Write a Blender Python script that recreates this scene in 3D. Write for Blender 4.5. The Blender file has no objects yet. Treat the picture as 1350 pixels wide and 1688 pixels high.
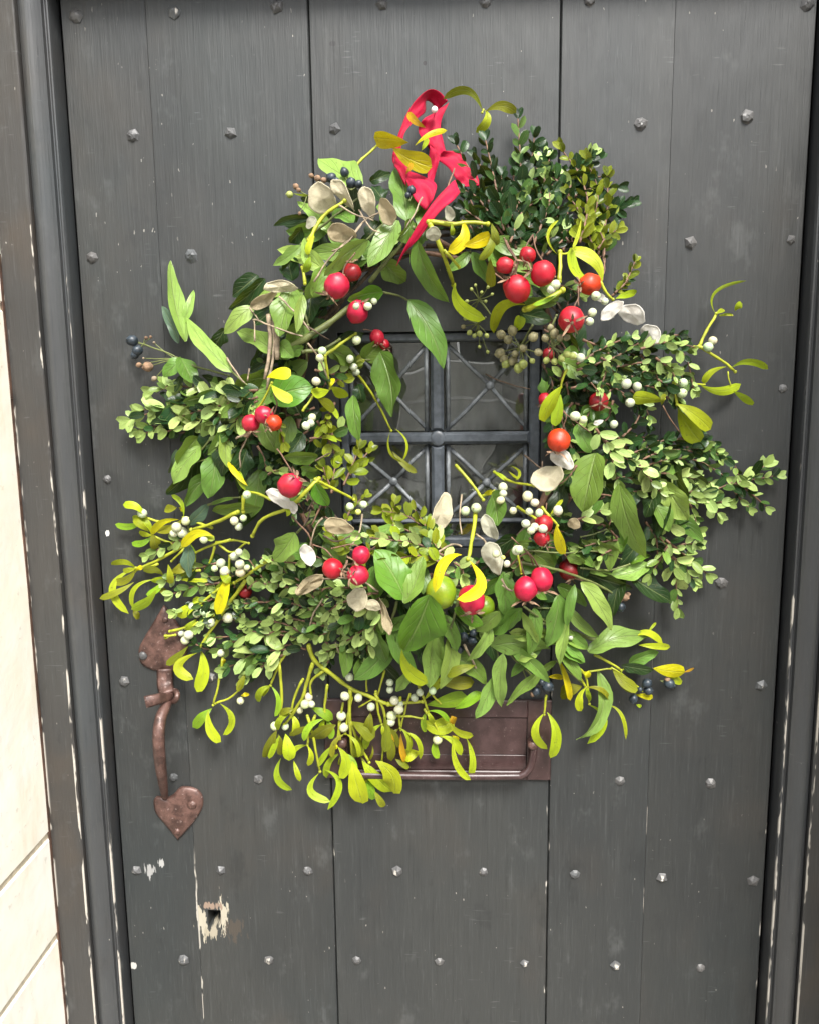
import bpy, math, random
from mathutils import Vector, Matrix, noise as mnoise
random.seed(7)
R = math.radians
SC = bpy.context.scene
COL = SC.collection

# ------------------------------------------------------------------ camera
PW, PH, FPX = 1350.0, 1688.0, 1298.0
CX, CZ, CD = 0.4375, 1.4966, 0.9565
YAW, PIT, ROL = -0.0458, -0.1519, -0.0125
fwd = Vector((math.sin(YAW)*math.cos(PIT), math.cos(YAW)*math.cos(PIT), math.sin(PIT)))
rt0 = Vector((math.cos(YAW), -math.sin(YAW), 0)); up0 = rt0.cross(fwd)
rt = math.cos(ROL)*rt0 + math.sin(ROL)*up0
up = -math.sin(ROL)*rt0 + math.cos(ROL)*up0
CAMP = Vector((CX, -CD, CZ))
cam = bpy.data.objects.new('camera', bpy.data.cameras.new('camera'))
COL.objects.link(cam)
cam.data.sensor_fit = 'VERTICAL'; cam.data.sensor_height = 24.0
cam.data.lens = 24.0*FPX/PH
cam.data.clip_start = 0.02; cam.data.clip_end = 200
m = Matrix((rt, up, -fwd)).transposed().to_4x4(); m.translation = CAMP
cam.matrix_world = m
SC.camera = cam

def at(x, y, h=0.0):
    """the point of the plane h metres in front of the door that shows at photo pixel (x, y)"""
    d = fwd + ((x-PW/2)/FPX)*rt - ((y-PH/2)/FPX)*up
    return CAMP + d*((CD-h)/d.y)
def pxm(x, y, h=0.0):
    return (at(x+1, y, h)-at(x, y, h)).length

# ------------------------------------------------------------------ daylight
SUN_EL, SUN_AZ = 52.0, 19.0          # degrees; azimuth from straight out of the door, negative = photo left
world = bpy.data.worlds.new('World'); SC.world = world; world.use_nodes = True
nt = world.node_tree; nt.nodes.clear()
sky = nt.nodes.new('ShaderNodeTexSky'); sky.sky_type = 'NISHITA'; sky.sun_disc = False
sky.sun_elevation = R(SUN_EL); sky.sun_rotation = R(180-SUN_AZ)
sky.air_density = 1.0; sky.dust_density = 3.0
hs = nt.nodes.new('ShaderNodeHueSaturation'); hs.inputs['Saturation'].default_value = 0.16
bg = nt.nodes.new('ShaderNodeBackground'); bg.inputs['Strength'].default_value = 0.072
wo = nt.nodes.new('ShaderNodeOutputWorld')
nt.links.new(sky.outputs[0], hs.inputs['Color']); nt.links.new(hs.outputs[0], bg.inputs['Color'])
nt.links.new(bg.outputs[0], wo.inputs['Surface'])
sun = bpy.data.objects.new('sun', bpy.data.lights.new('sun', 'SUN'))
sun.data.energy = 1.5; sun.data.angle = R(20); sun.data.color = (1, 0.965, 0.91)
COL.objects.link(sun)
sd = Vector((math.sin(R(SUN_AZ))*math.cos(R(SUN_EL)), -math.cos(R(SUN_AZ))*math.cos(R(SUN_EL)), math.sin(R(SUN_EL))))
sun.rotation_euler = sd.to_track_quat('Z', 'Y').to_euler()
sun.location = (0, -3, 6)
SC.view_settings.view_transform = 'Standard'; SC.view_settings.look = 'None'
SC.view_settings.exposure = 2.22; SC.view_settings.gamma = 1; SC.view_settings.use_curve_mapping = False
SC.cycles.max_bounces = 7; SC.cycles.transparent_max_bounces = 12
SC.cycles.use_denoising = True

# ------------------------------------------------------------------ object helpers
def link(name, verts, faces, mats, parent=None, smooth=True, uv=None, fm=None, attr=None, col=None):
    me = bpy.data.meshes.new(name)
    me.from_pydata([tuple(v) for v in verts], [], faces)
    for mt in (mats if isinstance(mats, (list, tuple)) else [mats]): me.materials.append(mt)
    if uv:
        l = me.uv_layers.new(name='UVMap')
        for p in me.polygons:
            for li in p.loop_indices: l.data[li].uv = uv[me.loops[li].vertex_index]
    if fm: me.polygons.foreach_set('material_index', fm)
    if attr:
        a = me.attributes.new('wear', 'FLOAT', 'POINT'); a.data.foreach_set('value', attr)
    me.polygons.foreach_set('use_smooth', [smooth]*len(faces))
    me.update()
    o = bpy.data.objects.new(name, me); COL.objects.link(o)
    if parent: o.parent = parent
    if col: o.color = (*col, 1)
    return o
def empty(name, loc=(0, 0, 0), parent=None):
    o = bpy.data.objects.new(name, None); o.empty_display_size = .05; o.location = loc
    COL.objects.link(o)
    if parent: o.parent = parent
    return o
def tag(o, label=None, cat=None, group=None, kind=None):
    if label: o['label'] = label
    if cat: o['category'] = cat
    if group: o['group'] = group
    if kind or cat: o['kind'] = kind or 'thing'
    return o
class MB:
    def __init__(s): s.v = []; s.f = []; s.uv = []; s.m = []; s.mi = 0
    def add(s, v, f, uv=None):
        b = len(s.v); s.v += [Vector(q) for q in v]; s.f += [tuple(i+b for i in q) for q in f]
        s.uv += uv if uv else [(0.5, 0.5)]*len(v); s.m += [s.mi]*len(f)
    def box(s, a, b, bev=0.0):
        x0, y0, z0 = a; x1, y1, z1 = b
        if bev <= 0:
            v = [(x0,y0,z0),(x1,y0,z0),(x1,y1,z0),(x0,y1,z0),(x0,y0,z1),(x1,y0,z1),(x1,y1,z1),(x0,y1,z1)]
            s.add(v, [(0,3,2,1),(4,5,6,7),(0,1,5,4),(1,2,6,5),(2,3,7,6),(3,0,4,7)])
        else:   # front (-Y) face chamfered
            v = [(x0+bev,y0,z0+bev),(x1-bev,y0,z0+bev),(x1-bev,y0,z1-bev),(x0+bev,y0,z1-bev),
                 (x0,y0+bev,z0),(x1,y0+bev,z0),(x1,y0+bev,z1),(x0,y0+bev,z1),(x0,y1,z0),(x1,y1,z0),(x1,y1,z1),(x0,y1,z1)]
            s.add(v, [(0,1,2,3),(4,5,1,0),(5,6,2,1),(6,7,3,2),(7,4,0,3),(8,9,5,4),(9,10,6,5),(10,11,7,6),(11,8,4,7),(9,8,11,10)])
    def tube(s, pts, rad, n=7, cap=True, flat=1.0):
        pts = [Vector(p) for p in pts]
        if not isinstance(rad, (list, tuple)): rad = [rad]*len(pts)
        v = []; f = []
        ref = Vector((0.3, -1, 0.2))
        for i, p in enumerate(pts):
            t = (pts[min(i+1, len(pts)-1)]-pts[max(i-1, 0)]).normalized()
            a = t.cross(ref)
            if a.length < 1e-4: a = t.cross(Vector((1, 0, 0)))
            a.normalize(); b = t.cross(a)
            for k in range(n):
                c = 2*math.pi*k/n
                v.append(p+(a*math.cos(c)+b*math.sin(c)*flat)*rad[i])
        for i in range(len(pts)-1):
            for k in range(n):
                f.append((i*n+k, i*n+(k+1) % n, (i+1)*n+(k+1) % n, (i+1)*n+k))
        if cap:
            f.append(tuple(range(n))[::-1]); f.append(tuple((len(pts)-1)*n+k for k in range(n)))
        s.add(v, f)
    def ball(s, c, r, nu=12, nv=8, axis=None, stretch=1.0, wob=0.0):
        c = Vector(c); ax = (axis or Vector((0, 0, 1))).normalized()
        q = ax.to_track_quat('Z', 'Y'); v = []; f = []
        for j in range(nv+1):
            th = math.pi*j/nv
            for i in range(nu):
                ph = 2*math.pi*i/nu
                d = Vector((math.sin(th)*math.cos(ph), math.sin(th)*math.sin(ph), math.cos(th)*stretch))
                if wob: d *= 1+wob*mnoise.noise(d*1.7+c*90)
                v.append(c+(q @ d)*r)
        for j in range(nv):
            for i in range(nu):
                f.append((j*nu+i, (j+1)*nu+i, (j+1)*nu+(i+1) % nu, j*nu+(i+1) % nu))
        s.add(v, f)
    def build(s, name, mat, parent=None, smooth=True, col=None):
        return link(name, s.v, s.f, mat, parent, smooth, s.uv, s.m, None, col)

def smoothpts(p, k=5):
    if len(p) < 3: return [p[0].lerp(p[-1], i/k) for i in range(k+1)]
    q = [p[0]*2-p[1]]+list(p)+[p[-1]*2-p[-2]]; o = []
    for i in range(1, len(q)-2):
        for j in range(k):
            t = j/k; a, b, c, d = q[i-1], q[i], q[i+1], q[i+2]
            o.append(0.5*((2*b)+(c-a)*t+(2*a-5*b+4*c-d)*t*t+(3*b-a-3*c+d)*t**3))
    o.append(p[-1]); return o

# ------------------------------------------------------------------ materials
class N:
    def __init__(s, name):
        s.m = bpy.data.materials.new(name); s.m.use_nodes = True
        s.t = s.m.node_tree; s.t.nodes.clear()
        s.out = s('OutputMaterial'); s.p = s('BsdfPrincipled'); s.l(s.p.outputs[0], s.out.inputs['Surface'])
    def __call__(s, kind, **kw):
        n = s.t.nodes.new('ShaderNode'+kind)
        for k, v in kw.items():
            if hasattr(n, k): setattr(n, k, v)
            else: n.inputs[k].default_value = v
        return n
    def l(s, a, b): s.t.links.new(a, b)
    def put(s, node, key, v):
        if hasattr(v, 'node'): s.l(v, node.inputs[key])
        else: node.inputs[key].default_value = v
    def math(s, op, a, b=0.0, c=0.0, clamp=False):
        n = s('Math', operation=op); n.use_clamp = clamp
        s.put(n, 0, a); s.put(n, 1, b)
        if op in ('MULTIPLY_ADD', 'SMOOTH_MIN', 'WRAP', 'COMPARE'): s.put(n, 2, c)
        return n.outputs[0]
    def ramp(s, v, lo, hi):      # smooth 0..1
        n = s('MapRange', interpolation_type='SMOOTHSTEP'); s.put(n, 0, v)
        n.inputs[1].default_value = lo; n.inputs[2].default_value = hi
        return n.outputs[0]
    def mix(s, f, a, b, mode='MIX'):
        n = s('Mix', data_type='RGBA', blend_type=mode); s.put(n, 0, f)
        for k, v in ((6, a), (7, b)):
            if isinstance(v, tuple): n.inputs[k].default_value = (*v[:3], 1)
            else: s.l(v, n.inputs[k])
        return n.outputs[2]
    def noise(s, vec, scale=(1, 1, 1), sc=1.0, det=3.0, rough=0.5):
        mp = s('Mapping'); mp.inputs['Scale'].default_value = scale; s.l(vec, mp.inputs['Vector'])
        n = s('TexNoise'); n.inputs['Scale'].default_value = sc; n.inputs['Detail'].default_value = det; n.inputs['Roughness'].default_value = rough
        s.l(mp.outputs[0], n.inputs['Vector']); return n.outputs[0]
    def pos(s): return s('NewGeometry').outputs['Position']
    def bump(s, h, strength, dist, prev=None):
        b = s('Bump'); b.inputs['Strength'].default_value = strength; b.inputs['Distance'].default_value = dist
        s.put(b, 'Height', h)
        if prev: s.l(prev, b.inputs['Normal'])
        s.l(b.outputs[0], s.p.inputs['Normal']); return b.outputs[0]
    def set(s, **kw):
        for k, v in kw.items():
            s.put(s.p, k.replace('_', ' '), (*v, 1) if isinstance(v, tuple) and 'Color' in k else v)

def wood_paint(name, base=(0.0215, 0.0238, 0.0243), lite=(0.098, 0.102, 0.10), chips=(), wearlim=0.62, lines=(), gloss=0.42, warm=0.5):
    n = N(name); oi = n('ObjectInfo'); ad = n('VectorMath', operation='ADD'); cmb = n('CombineXYZ'); n.l(n.math('MULTIPLY', oi.outputs['Random'], 7.0), cmb.inputs[1]); n.l(n.pos(), ad.inputs[0]); n.l(cmb.outputs[0], ad.inputs[1]); P0 = n.pos(); P = ad.outputs[0]
    g1 = n.noise(P, (300, 60, 11), 1, 4, .68); g2 = n.noise(P, (560, 100, 34), 1, 2, .5)
    big = n.noise(P, (5, 3, 2.2), 1, 4, .6); blot = n.noise(P, (30, 10, 14), 1, 3, .6)
    c = n.mix(n.ramp(big, .3, .7), base, tuple(b*f for b, f in zip(base, (1.45, 1.38, 1.3))))
    strk = n.math('MULTIPLY', n.ramp(g1, .52, .80), n.ramp(blot, .3, .75))
    c = n.mix(n.math('MULTIPLY', strk, .40), c, lite)
    c = n.mix(n.math('MULTIPLY', n.ramp(g2, .60, .80), .24), c, lite)
    c = n.mix(n.math('MULTIPLY', n.ramp(g1, .44, .25), .45), c, tuple(b*.5 for b in base))
    brown = n.noise(P, (4, 4, 3), 1.7, 3, .6)
    c = n.mix(n.math('MULTIPLY', n.ramp(brown, .5, .75), warm), c, (0.060, 0.047, 0.036))
    # bare flecks and scratches where the paint has gone
    fl = n.noise(P, (260, 90, 120), 1, 1.5, .5); fm = n.noise(P, (9, 5, 9), 1, 2, .5)
    flk = n.math('MULTIPLY', n.ramp(fl, .745, .775), n.ramp(fm, .48, .64))
    pale = (0.36, 0.34, 0.30)
    c = n.mix(n.math('MULTIPLY', flk, .75), c, pale)
    scr = n.noise(P, (45, 40, 420), 1, 1, .5); sm = n.noise(P, (16, 5, 16), 1.3, 2, .5)
    c = n.mix(n.math('MULTIPLY', n.math('MULTIPLY', n.ramp(scr, .66, .76), n.ramp(sm, .58, .70)), .55), c, lite)
    sc2 = n.noise(P, (22, 20, 13), 1, 4, .7); c = n.mix(n.math('MULTIPLY', n.ramp(sc2, .58, .74), .30), c, lite); c = n.mix(n.math('MULTIPLY', n.ramp(sc2, .42, .28), .40), c, tuple(b*.55 for b in base))
    gn = n.noise(P, (3.1, 3, 1.9), 1.3, 2, .5); c = n.mix(n.math('MULTIPLY', n.ramp(gn, .5, .7), .45), c, n.mix(1.0, c, (.86, 1.0, 1.06), 'MULTIPLY'))
    w = n('Attribute', attribute_name='wear').outputs['Fac']
    sx = n('SeparateXYZ'); n.l(P0, sx.inputs[0])
    X, Z = sx.outputs[0], sx.outputs[2]
    wn = n.noise(P, (90, 90, 16), 1, 3, .65)
    low = n.math('MULTIPLY', n.ramp(Z, 1.75, .75), .16)
    wm = n.math('MULTIPLY', n.ramp(n.math('ADD', wn, low), wearlim, wearlim+.06), n.ramp(w, .35, .8))
    c = n.mix(wm, c, (0.44, 0.41, 0.36))
    dn = n.noise(P, (170, 10, 34), 1, 3, .65)
    chipall = None
    for (px, py, rx, rz, thr, colr) in chips:
        q = at(px, py)
        dx = n.math('DIVIDE', n.math('SUBTRACT', X, q.x), rx); dz = n.math('DIVIDE', n.math('SUBTRACT', Z, q.z), rz)
        d = n.math('SQRT', n.math('ADD', n.math('MULTIPLY', dx, dx), n.math('MULTIPLY', dz, dz)))
        d = n.math('ADD', d, n.math('MULTIPLY', n.math('SUBTRACT', dn, .5), thr))
        mk = n.ramp(d, 1.0, .82)
        c = n.mix(mk, c, colr)
    for (xl, zt, zb, ww, thr) in lines:
        wob = n.math('MULTIPLY', n.math('SUBTRACT', n.noise(P, (0, 0, 14), 1, 3, .6), .5), .012)
        dd = n.math('ABSOLUTE', n.math('SUBTRACT', n.math('SUBTRACT', X, xl), wob))
        gate = n.math('MULTIPLY', n.ramp(Z, zt, zt-.05), n.ramp(n.noise(P, (5, 0, 22), 1, 3, .6), thr, thr+.06))
        c = n.mix(n.math('MULTIPLY', n.ramp(dd, ww, ww*.5), gate), c, pale)
    pv = n('HueSaturation'); n.l(c, pv.inputs['Color']); n.l(n.math('MULTIPLY_ADD', oi.outputs['Random'], .22, .89), pv.inputs['Value']); c = pv.outputs[0]
    n.set(Base_Color=c, Roughness=n.math('MULTIPLY_ADD', g1, .25, gloss-.06), Specular_IOR_Level=.5)
    b = n.bump(n.math('ADD', g1, n.math('MULTIPLY', g2, .4)), .55, .0009)
    b = n.bump(big, .5, .012, b)
    n.bump(n.math('SUBTRACT', 1, n.math('ADD', flk, wm)), .5, .0006, b)
    return n.m

def simple(name, col, rough=.5, metal=0.0, var=.25, sc=60, bump=0.0, spec=.5):
    n = N(name); P = n('TexCoord').outputs['Object']
    a = n.noise(n.pos(), (1, 1, 1), sc, 4, .6)
    c = n.mix(n.ramp(a, .3, .7), tuple(x*(1-var) for x in col), tuple(min(1, x*(1+var)) for x in col))
    n.set(Base_Color=c, Roughness=rough, Metallic=metal, Specular_IOR_Level=spec)
    if bump: n.bump(a, .6, bump)
    return n.m

def leafmat(name, rough=.42, trans=.22, veins=1.0, island=None, under=0.35, nerves=9.0, vary=.22, spec=.4):
    n = N(name)
    oi = n('ObjectInfo'); uv = n('TexCoord').outputs['UV']
    s = n('SeparateXYZ'); n.l(uv, s.inputs[0])
    u = n.math('ABSOLUTE', n.math('MULTIPLY_ADD', s.outputs[0], 2, -1)); v = s.outputs[1]
    geo = n('NewGeometry')
    rnd = geo.outputs['Random Per Island'] if island else oi.outputs['Random']
    base = None
    if island:
        r = n('ValToRGB'); r.color_ramp.elements[0].color = (*island[0], 1); r.color_ramp.elements[1].color = (*island[-1], 1)
        for i, cc in enumerate(island[1:-1]):
            e = r.color_ramp.elements.new((i+1)/(len(island)-1)); e.color = (*cc, 1)
        n.l(rnd, r.inputs[0]); base = r.outputs[0]
    else: base = oi.outputs['Color']
    h = n('HueSaturation'); n.l(base, h.inputs['Color'])
    n.l(n.math('MULTIPLY_ADD', rnd, .03, .485), h.inputs['Hue'])
    r2 = n.math('FRACT', n.math('MULTIPLY', rnd, 17.31))
    nz = n.noise(n.pos(), (1, 1, 1), 55, 3, .55)
    n.l(n.math('ADD', n.math('MULTIPLY_ADD', r2, vary*2, 1-vary), n.math('MULTIPLY_ADD', nz, .7, -.35)), h.inputs['Value'])
    c = h.outputs[0]
    mid = n.ramp(u, .09, .02)
    ph = n.math('SUBTRACT', n.math('MULTIPLY', v, nerves), n.math('MULTIPLY', u, 2.2))
    lat = n.math('MULTIPLY', n.ramp(n.math('ABSOLUTE', n.math('SUBTRACT', n.math('FRACT', ph), .5)), .11, .02), n.ramp(u, 1.0, .5))
    vein = n.math('MAXIMUM', mid, n.math('MULTIPLY', lat, .45))
    pale = n.mix(.5, c, (.30, .36, .14))
    c = n.mix(n.math('MULTIPLY', vein, .5*veins), c, pale)
    c = n.mix(n.math('MULTIPLY', geo.outputs['Backfacing'], under), c, n.mix(.5, c, (.22, .27, .15)))
    spots = n.noise(n.pos(), (1, 1, 1), 330, 2, .5)
    c = n.mix(n.math('MULTIPLY', n.ramp(spots, .66, .72), .55), c, (.10, .075, .03))
    n.set(Base_Color=c, Roughness=n.math('MULTIPLY_ADD', nz, .25, rough-.12), Specular_IOR_Level=spec)
    hgt = n.math('SUBTRACT', n.math('MULTIPLY', nz, .5), n.math('MULTIPLY', vein, .6*veins))
    n.bump(hgt, .8, .0016)
    tr = n('BsdfTranslucent'); n.l(n.mix(.25, c, (.45, .5, .02), 'MIX'), tr.inputs['Color'])
    mx = n('MixShader'); mx.inputs[0].default_value = trans
    n.l(n.p.outputs[0], mx.inputs[1]); n.l(tr.outputs[0], mx.inputs[2]); n.l(mx.outputs[0], n.out.inputs['Surface'])
    return n.m

M = {}
kx = (350, 1515)
bare = (.34, .31, .245); bark = (.07, .05, .035)
M['door'] = wood_paint('door_paint', warm=.20, wearlim=.745, chips=[
    (369, 1512, .0085, .024, 4.6, bare), (334, 1520, .0075, .021, 4.8, bare), (350, 1538, .0105, .009, 4.4, (.28, .25, .19)), (350, 1494, .012, .006, 4.0, (.22,.16,.12)),
    (388, 1530, .012, .014, 7.0, (.05, .042, .034)), (248, 1434, .008, .009, 4.2, (.25, .25, .245)), (266, 1424, .004, .007, 4.0, (.3, .3, .29)),
    (222, 1592, .004, .0045, 2.6, (.40, .39, .36)), (178, 879, .003, .005, 2.5, (.55, .55, .53)),
    (700, 104, .0022, .0028, .8, (.006, .006, .006)), (549, 72, .0035, .003, 1.6, (.02, .02, .02))],
    lines=[(.1010, .905, .6, .0013, .44)])
M['frame'] = wood_paint('frame_paint', base=(.031, .031, .031), warm=.75, wearlim=.60, gloss=.36)
M['bead'] = wood_paint('bead_paint', base=(.040, .043, .046), warm=.35, wearlim=.62, gloss=.27)
M['nail'] = wood_paint('nail_paint', base=(.066, .067, .069), lite=(.19, .19, .19), wearlim=.70, gloss=.38, warm=.2)
M['lead'] = simple('lead_grey_paint', (.060, .069, .080), .38, 0, .3, 120, .0004)
M['came'] = simple('pale_lead_came', (.125, .137, .145), .4, 0, .35, 160, .0004)
M['rust'] = None
n = N('rusty_iron'); P = n.pos()
a = n.noise(P, (1, 1, 1), 70, 5, .65); b = n.noise(P, (1, 1, 1), 190, 3, .6)
c = n.mix(n.ramp(a, .35, .65), (.048, .024, .019), (.125, .066, .053)); c = n.mix(n.math('MULTIPLY', n.ramp(b, .60, .72), .5), c, (.33, .25, .23))
c = n.mix(n.math('MULTIPLY', n.ramp(b, .42, .28), .7), c, (.045, .022, .018))
n.set(Base_Color=c, Roughness=.46, Metallic=.15); n.bump(n.math('ADD', a, n.math('MULTIPLY', b, .5)), .6, .0012); M['rust'] = n.m
n = N('brown_letter_plate_paint'); P = n.pos()
a = n.noise(P, (1, 1, 1), 40, 5, .65); b = n.noise(P, (60, 60, 60), 5, 2, .6)
c = n.mix(n.ramp(a, .35, .7), (.034, .017, .016), (.062, .034, .033)); c = n.mix(n.math('MULTIPLY', n.ramp(b, .66, .74), .55), c, (.19, .15, .14))
n.set(Base_Color=c, Roughness=n.math('MULTIPLY_ADD', a, .3, .2), Specular_IOR_Level=.6); n.bump(a, .3, .0012); M['plate'] = n.m
M['dark'] = simple('dark_interior', (.012, .012, .013), .9)
n = N('old_window_glass')
gl = n('BsdfGlossy'); gl.inputs['Roughness'].default_value = .015; tp = n('BsdfTransparent'); tp.inputs['Color'].default_value = (.82, .86, .84, 1)
fr = n('Fresnel'); fr.inputs['IOR'].default_value = 2.1; mx = n('MixShader')
bp = n('Bump'); bp.inputs['Strength'].default_value = .5; bp.inputs['Distance'].default_value = .005
n.l(n.noise(n.pos(), (1, 1, .5), 11, 1, .5), bp.inputs['Height']); n.l(bp.outputs[0], gl.inputs['Normal'])
n.l(fr.outputs[0], mx.inputs[0]); n.l(tp.outputs[0], mx.inputs[1]); n.l(gl.outputs[0], mx.inputs[2]); du = n('BsdfDiffuse'); du.inputs['Color'].default_value = (.46, .48, .47, 1); m2 = n('MixShader')
dnz = n.noise(n.pos(), (26, 26, 9), 1, 4, .6); n.l(n.math('MULTIPLY_ADD', n.ramp(dnz, .42, .68), .085, .018), m2.inputs[0])   # pale patchy haze painted over the panes, standing in for reflections
n.l(mx.outputs[0], m2.inputs[1]); n.l(du.outputs[0], m2.inputs[2]); n.l(m2.outputs[0], n.out.inputs['Surface'])
M['glass'] = n.m
n = N('cream_limestone'); P = n.pos()
a = n.noise(P, (9, 9, 9), 1, 5, .6); b = n.noise(P, (70, 70, 70), 1, 4, .6); d = n.noise(P, (6, 22, 6), 1, 4, .6)
c = n.mix(n.ramp(a, .35, .65), (.86, .80, .67), (.86, .84, .77)); c = n.mix(n.math('MULTIPLY', n.ramp(d, .52, .72), .35), c, (.62, .50, .32))
c = n.mix(n.math('MULTIPLY', n.ramp(b, .62, .72), .35), c, (.42, .36, .27))
n.set(Base_Color=c, Roughness=.85); n.bump(n.math('ADD', b, a), .30, .0018); M['stone'] = n.m
M['mortar'] = simple('lime_mortar', (.60, .52, .39), .95, 0, .2, 120, .002)
M['redlead'] = simple('red_primer_seal', (.085, .045, .03), .7, 0, .4, 90, .001)
M['ivy'] = leafmat('ivy_leaf', .36, .27, 1.35, nerves=5, spec=.34)
M['mist'] = leafmat('mistletoe_leaf', .46, .24, .55, nerves=3, vary=.22, under=.1, spec=.3)
M['box'] = leafmat('box_leaf', .34, .15, .6, nerves=8, under=.3, spec=.24)
M['stemg'] = simple('mistletoe_stem', (.31, .335, .018), .5, 0, .25, 60, .0003)
M['stemi'] = simple('ivy_stem', (.115, .135, .040), .55, 0, .3, 60, .0004)
M['twig'] = simple('dry_twig', (.085, .058, .038), .8, 0, .5, 160, .0012)
M['twigr'] = simple('red_brown_twig', (.14, .075, .045), .7, 0, .4, 160, .0006)
M['straw'] = simple('pale_dry_stalk', (.27, .21, .14), .8, 0, .4, 130, .0008)
M['sepal'] = simple('dry_sepal', (.20, .125, .075), .85, 0, .45, 200, .001)
n = N('mistletoe_berry'); oi = n('ObjectInfo')
n.set(Base_Color=oi.outputs['Color'], Roughness=.32, Subsurface_Weight=.45, Subsurface_Radius=(.006, .006, .004), Subsurface_Scale=.6, Specular_IOR_Level=.45); M['berry'] = n.m
n = N('rosehip_skin'); oi = n('ObjectInfo'); P = n.pos()
a = n.noise(P, (1, 1, 1), 60, 3, .5); b = n.noise(P, (1, 1, 1), 420, 2, .5)
c = n.mix(n.math('MULTIPLY', n.ramp(a, .45, .75), .35), oi.outputs['Color'], (.42, .03, .010)); c = n.mix(n.math('MULTIPLY', n.ramp(b, .70, .76), .4), c, (.10, .02, .012))
a3 = n.noise(P, (1, 1, 1), 120, 4, .6); c = n.mix(n.math('MULTIPLY', n.ramp(a3, .52, .72), .6), c, n.mix(1.0, c, (.40, .35, .40), 'MULTIPLY'))
n.set(Base_Color=c, Roughness=n.math('MULTIPLY_ADD', a, .25, .30), Subsurface_Weight=.08, Subsurface_Scale=.01, Specular_IOR_Level=.45); n.bump(a, .25, .002); M['hip'] = n.m
n = N('green_fruit_skin'); P = n.pos(); a = n.noise(P, (1, 1, 1), 40, 3, .5); b = n.noise(P, (1, 1, 1), 520, 2, .5)
c = n.mix(n.ramp(a, .35, .7), (.15, .26, .012), (.27, .33, .018)); c = n.mix(n.math('MULTIPLY', n.ramp(b, .66, .74), .35), c, (.07, .14, .01))
n.set(Base_Color=c, Roughness=.33, Subsurface_Weight=.1, Subsurface_Scale=.01); n.bump(b, .25, .001); M['fruit'] = n.m
M['ivyb'] = simple('ivy_berry_black', (.022, .032, .042), .42, 0, .5, 150, .0008)
M['ivybb'] = simple('ivy_berry_brown', (.21, .19, .095), .6, 0, .4, 200, .0008)
M['ivybg'] = simple('ivy_berry_green', (.29, .33, .085), .55, 0, .3, 200, .0005)
n = N('honesty_pod'); oi = n('ObjectInfo'); uv = n('TexCoord').outputs['UV']; P = n.pos()
a = n.noise(P, (1, 1, 1), 75, 4, .65); w = n('TexWave', wave_type='BANDS'); w.inputs['Scale'].default_value = 9; w.inputs['Distortion'].default_value = 9; w.inputs['Detail'].default_value = 3
n.l(uv, w.inputs['Vector'])
c = n.mix(n.math('MULTIPLY', n.ramp(a, .48, .72), .6), oi.outputs['Color'], n.mix(.55, oi.outputs['Color'], (.16, .11, .06)))
c = n.mix(n.math('MULTIPLY', n.ramp(w.outputs[1], .9, 1.0), .22), c, (.25, .19, .11))
n.set(Base_Color=c, Roughness=.5, Specular_IOR_Level=.3); n.bump(n.math('ADD', a, n.math('MULTIPLY', w.outputs[1], .3)), .6, .0015)
tr = n('BsdfTranslucent'); n.l(c, tr.inputs['Color']); mx = n('MixShader'); mx.inputs[0].default_value = .3
n.l(n.p.outputs[0], mx.inputs[1]); n.l(tr.outputs[0], mx.inputs[2]); n.l(mx.outputs[0], n.out.inputs['Surface']); M['pod'] = n.m
n = N('crimson_ribbon'); uv = n('TexCoord').outputs['UV']; P = n.pos()
w1 = n.noise(uv, (90, 700, 1), 1, 2, .5); a = n.noise(P, (1, 1, 1), 50, 3, .5)
c = n.mix(n.ramp(a, .3, .7), (.36, .002, .026), (.46, .003, .040)); c = n.mix(n.math('MULTIPLY', n.ramp(w1, .45, .8), .2), c, (.50, .03, .075))
n.set(Base_Color=c, Roughness=.55, Sheen_Weight=.08, Specular_IOR_Level=.2); n.bump(n.math('ADD', w1, n.math('MULTIPLY', a, 4)), .35, .0008)
tr = n('BsdfTranslucent'); n.l(c, tr.inputs['Color']); mx = n('MixShader'); mx.inputs[0].default_value = .18
n.l(n.p.outputs[0], mx.inputs[1]); n.l(tr.outputs[0], mx.inputs[2]); n.l(mx.outputs[0], n.out.inputs['Surface']); M['ribbon'] = n.m
M['pearl'] = simple('white_pin_head', (.8, .79, .76), .3, 0, .03, 10)
M['steel'] = simple('steel_pin', (.4, .4, .4), .3, 1, .1, 10)

# ------------------------------------------------------------------ setting: ground and the lane wall that the panes mirror
gm = simple('grey_paving', (.24, .225, .20), .9, 0, .25, 3, .01)
g = MB(); g.add([(-60, -60, 0), (60, -60, 0), (60, .6, 0), (-60, .6, 0)], [(0, 1, 2, 3)])
tag(g.build('ground', gm), kind='structure')

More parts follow.
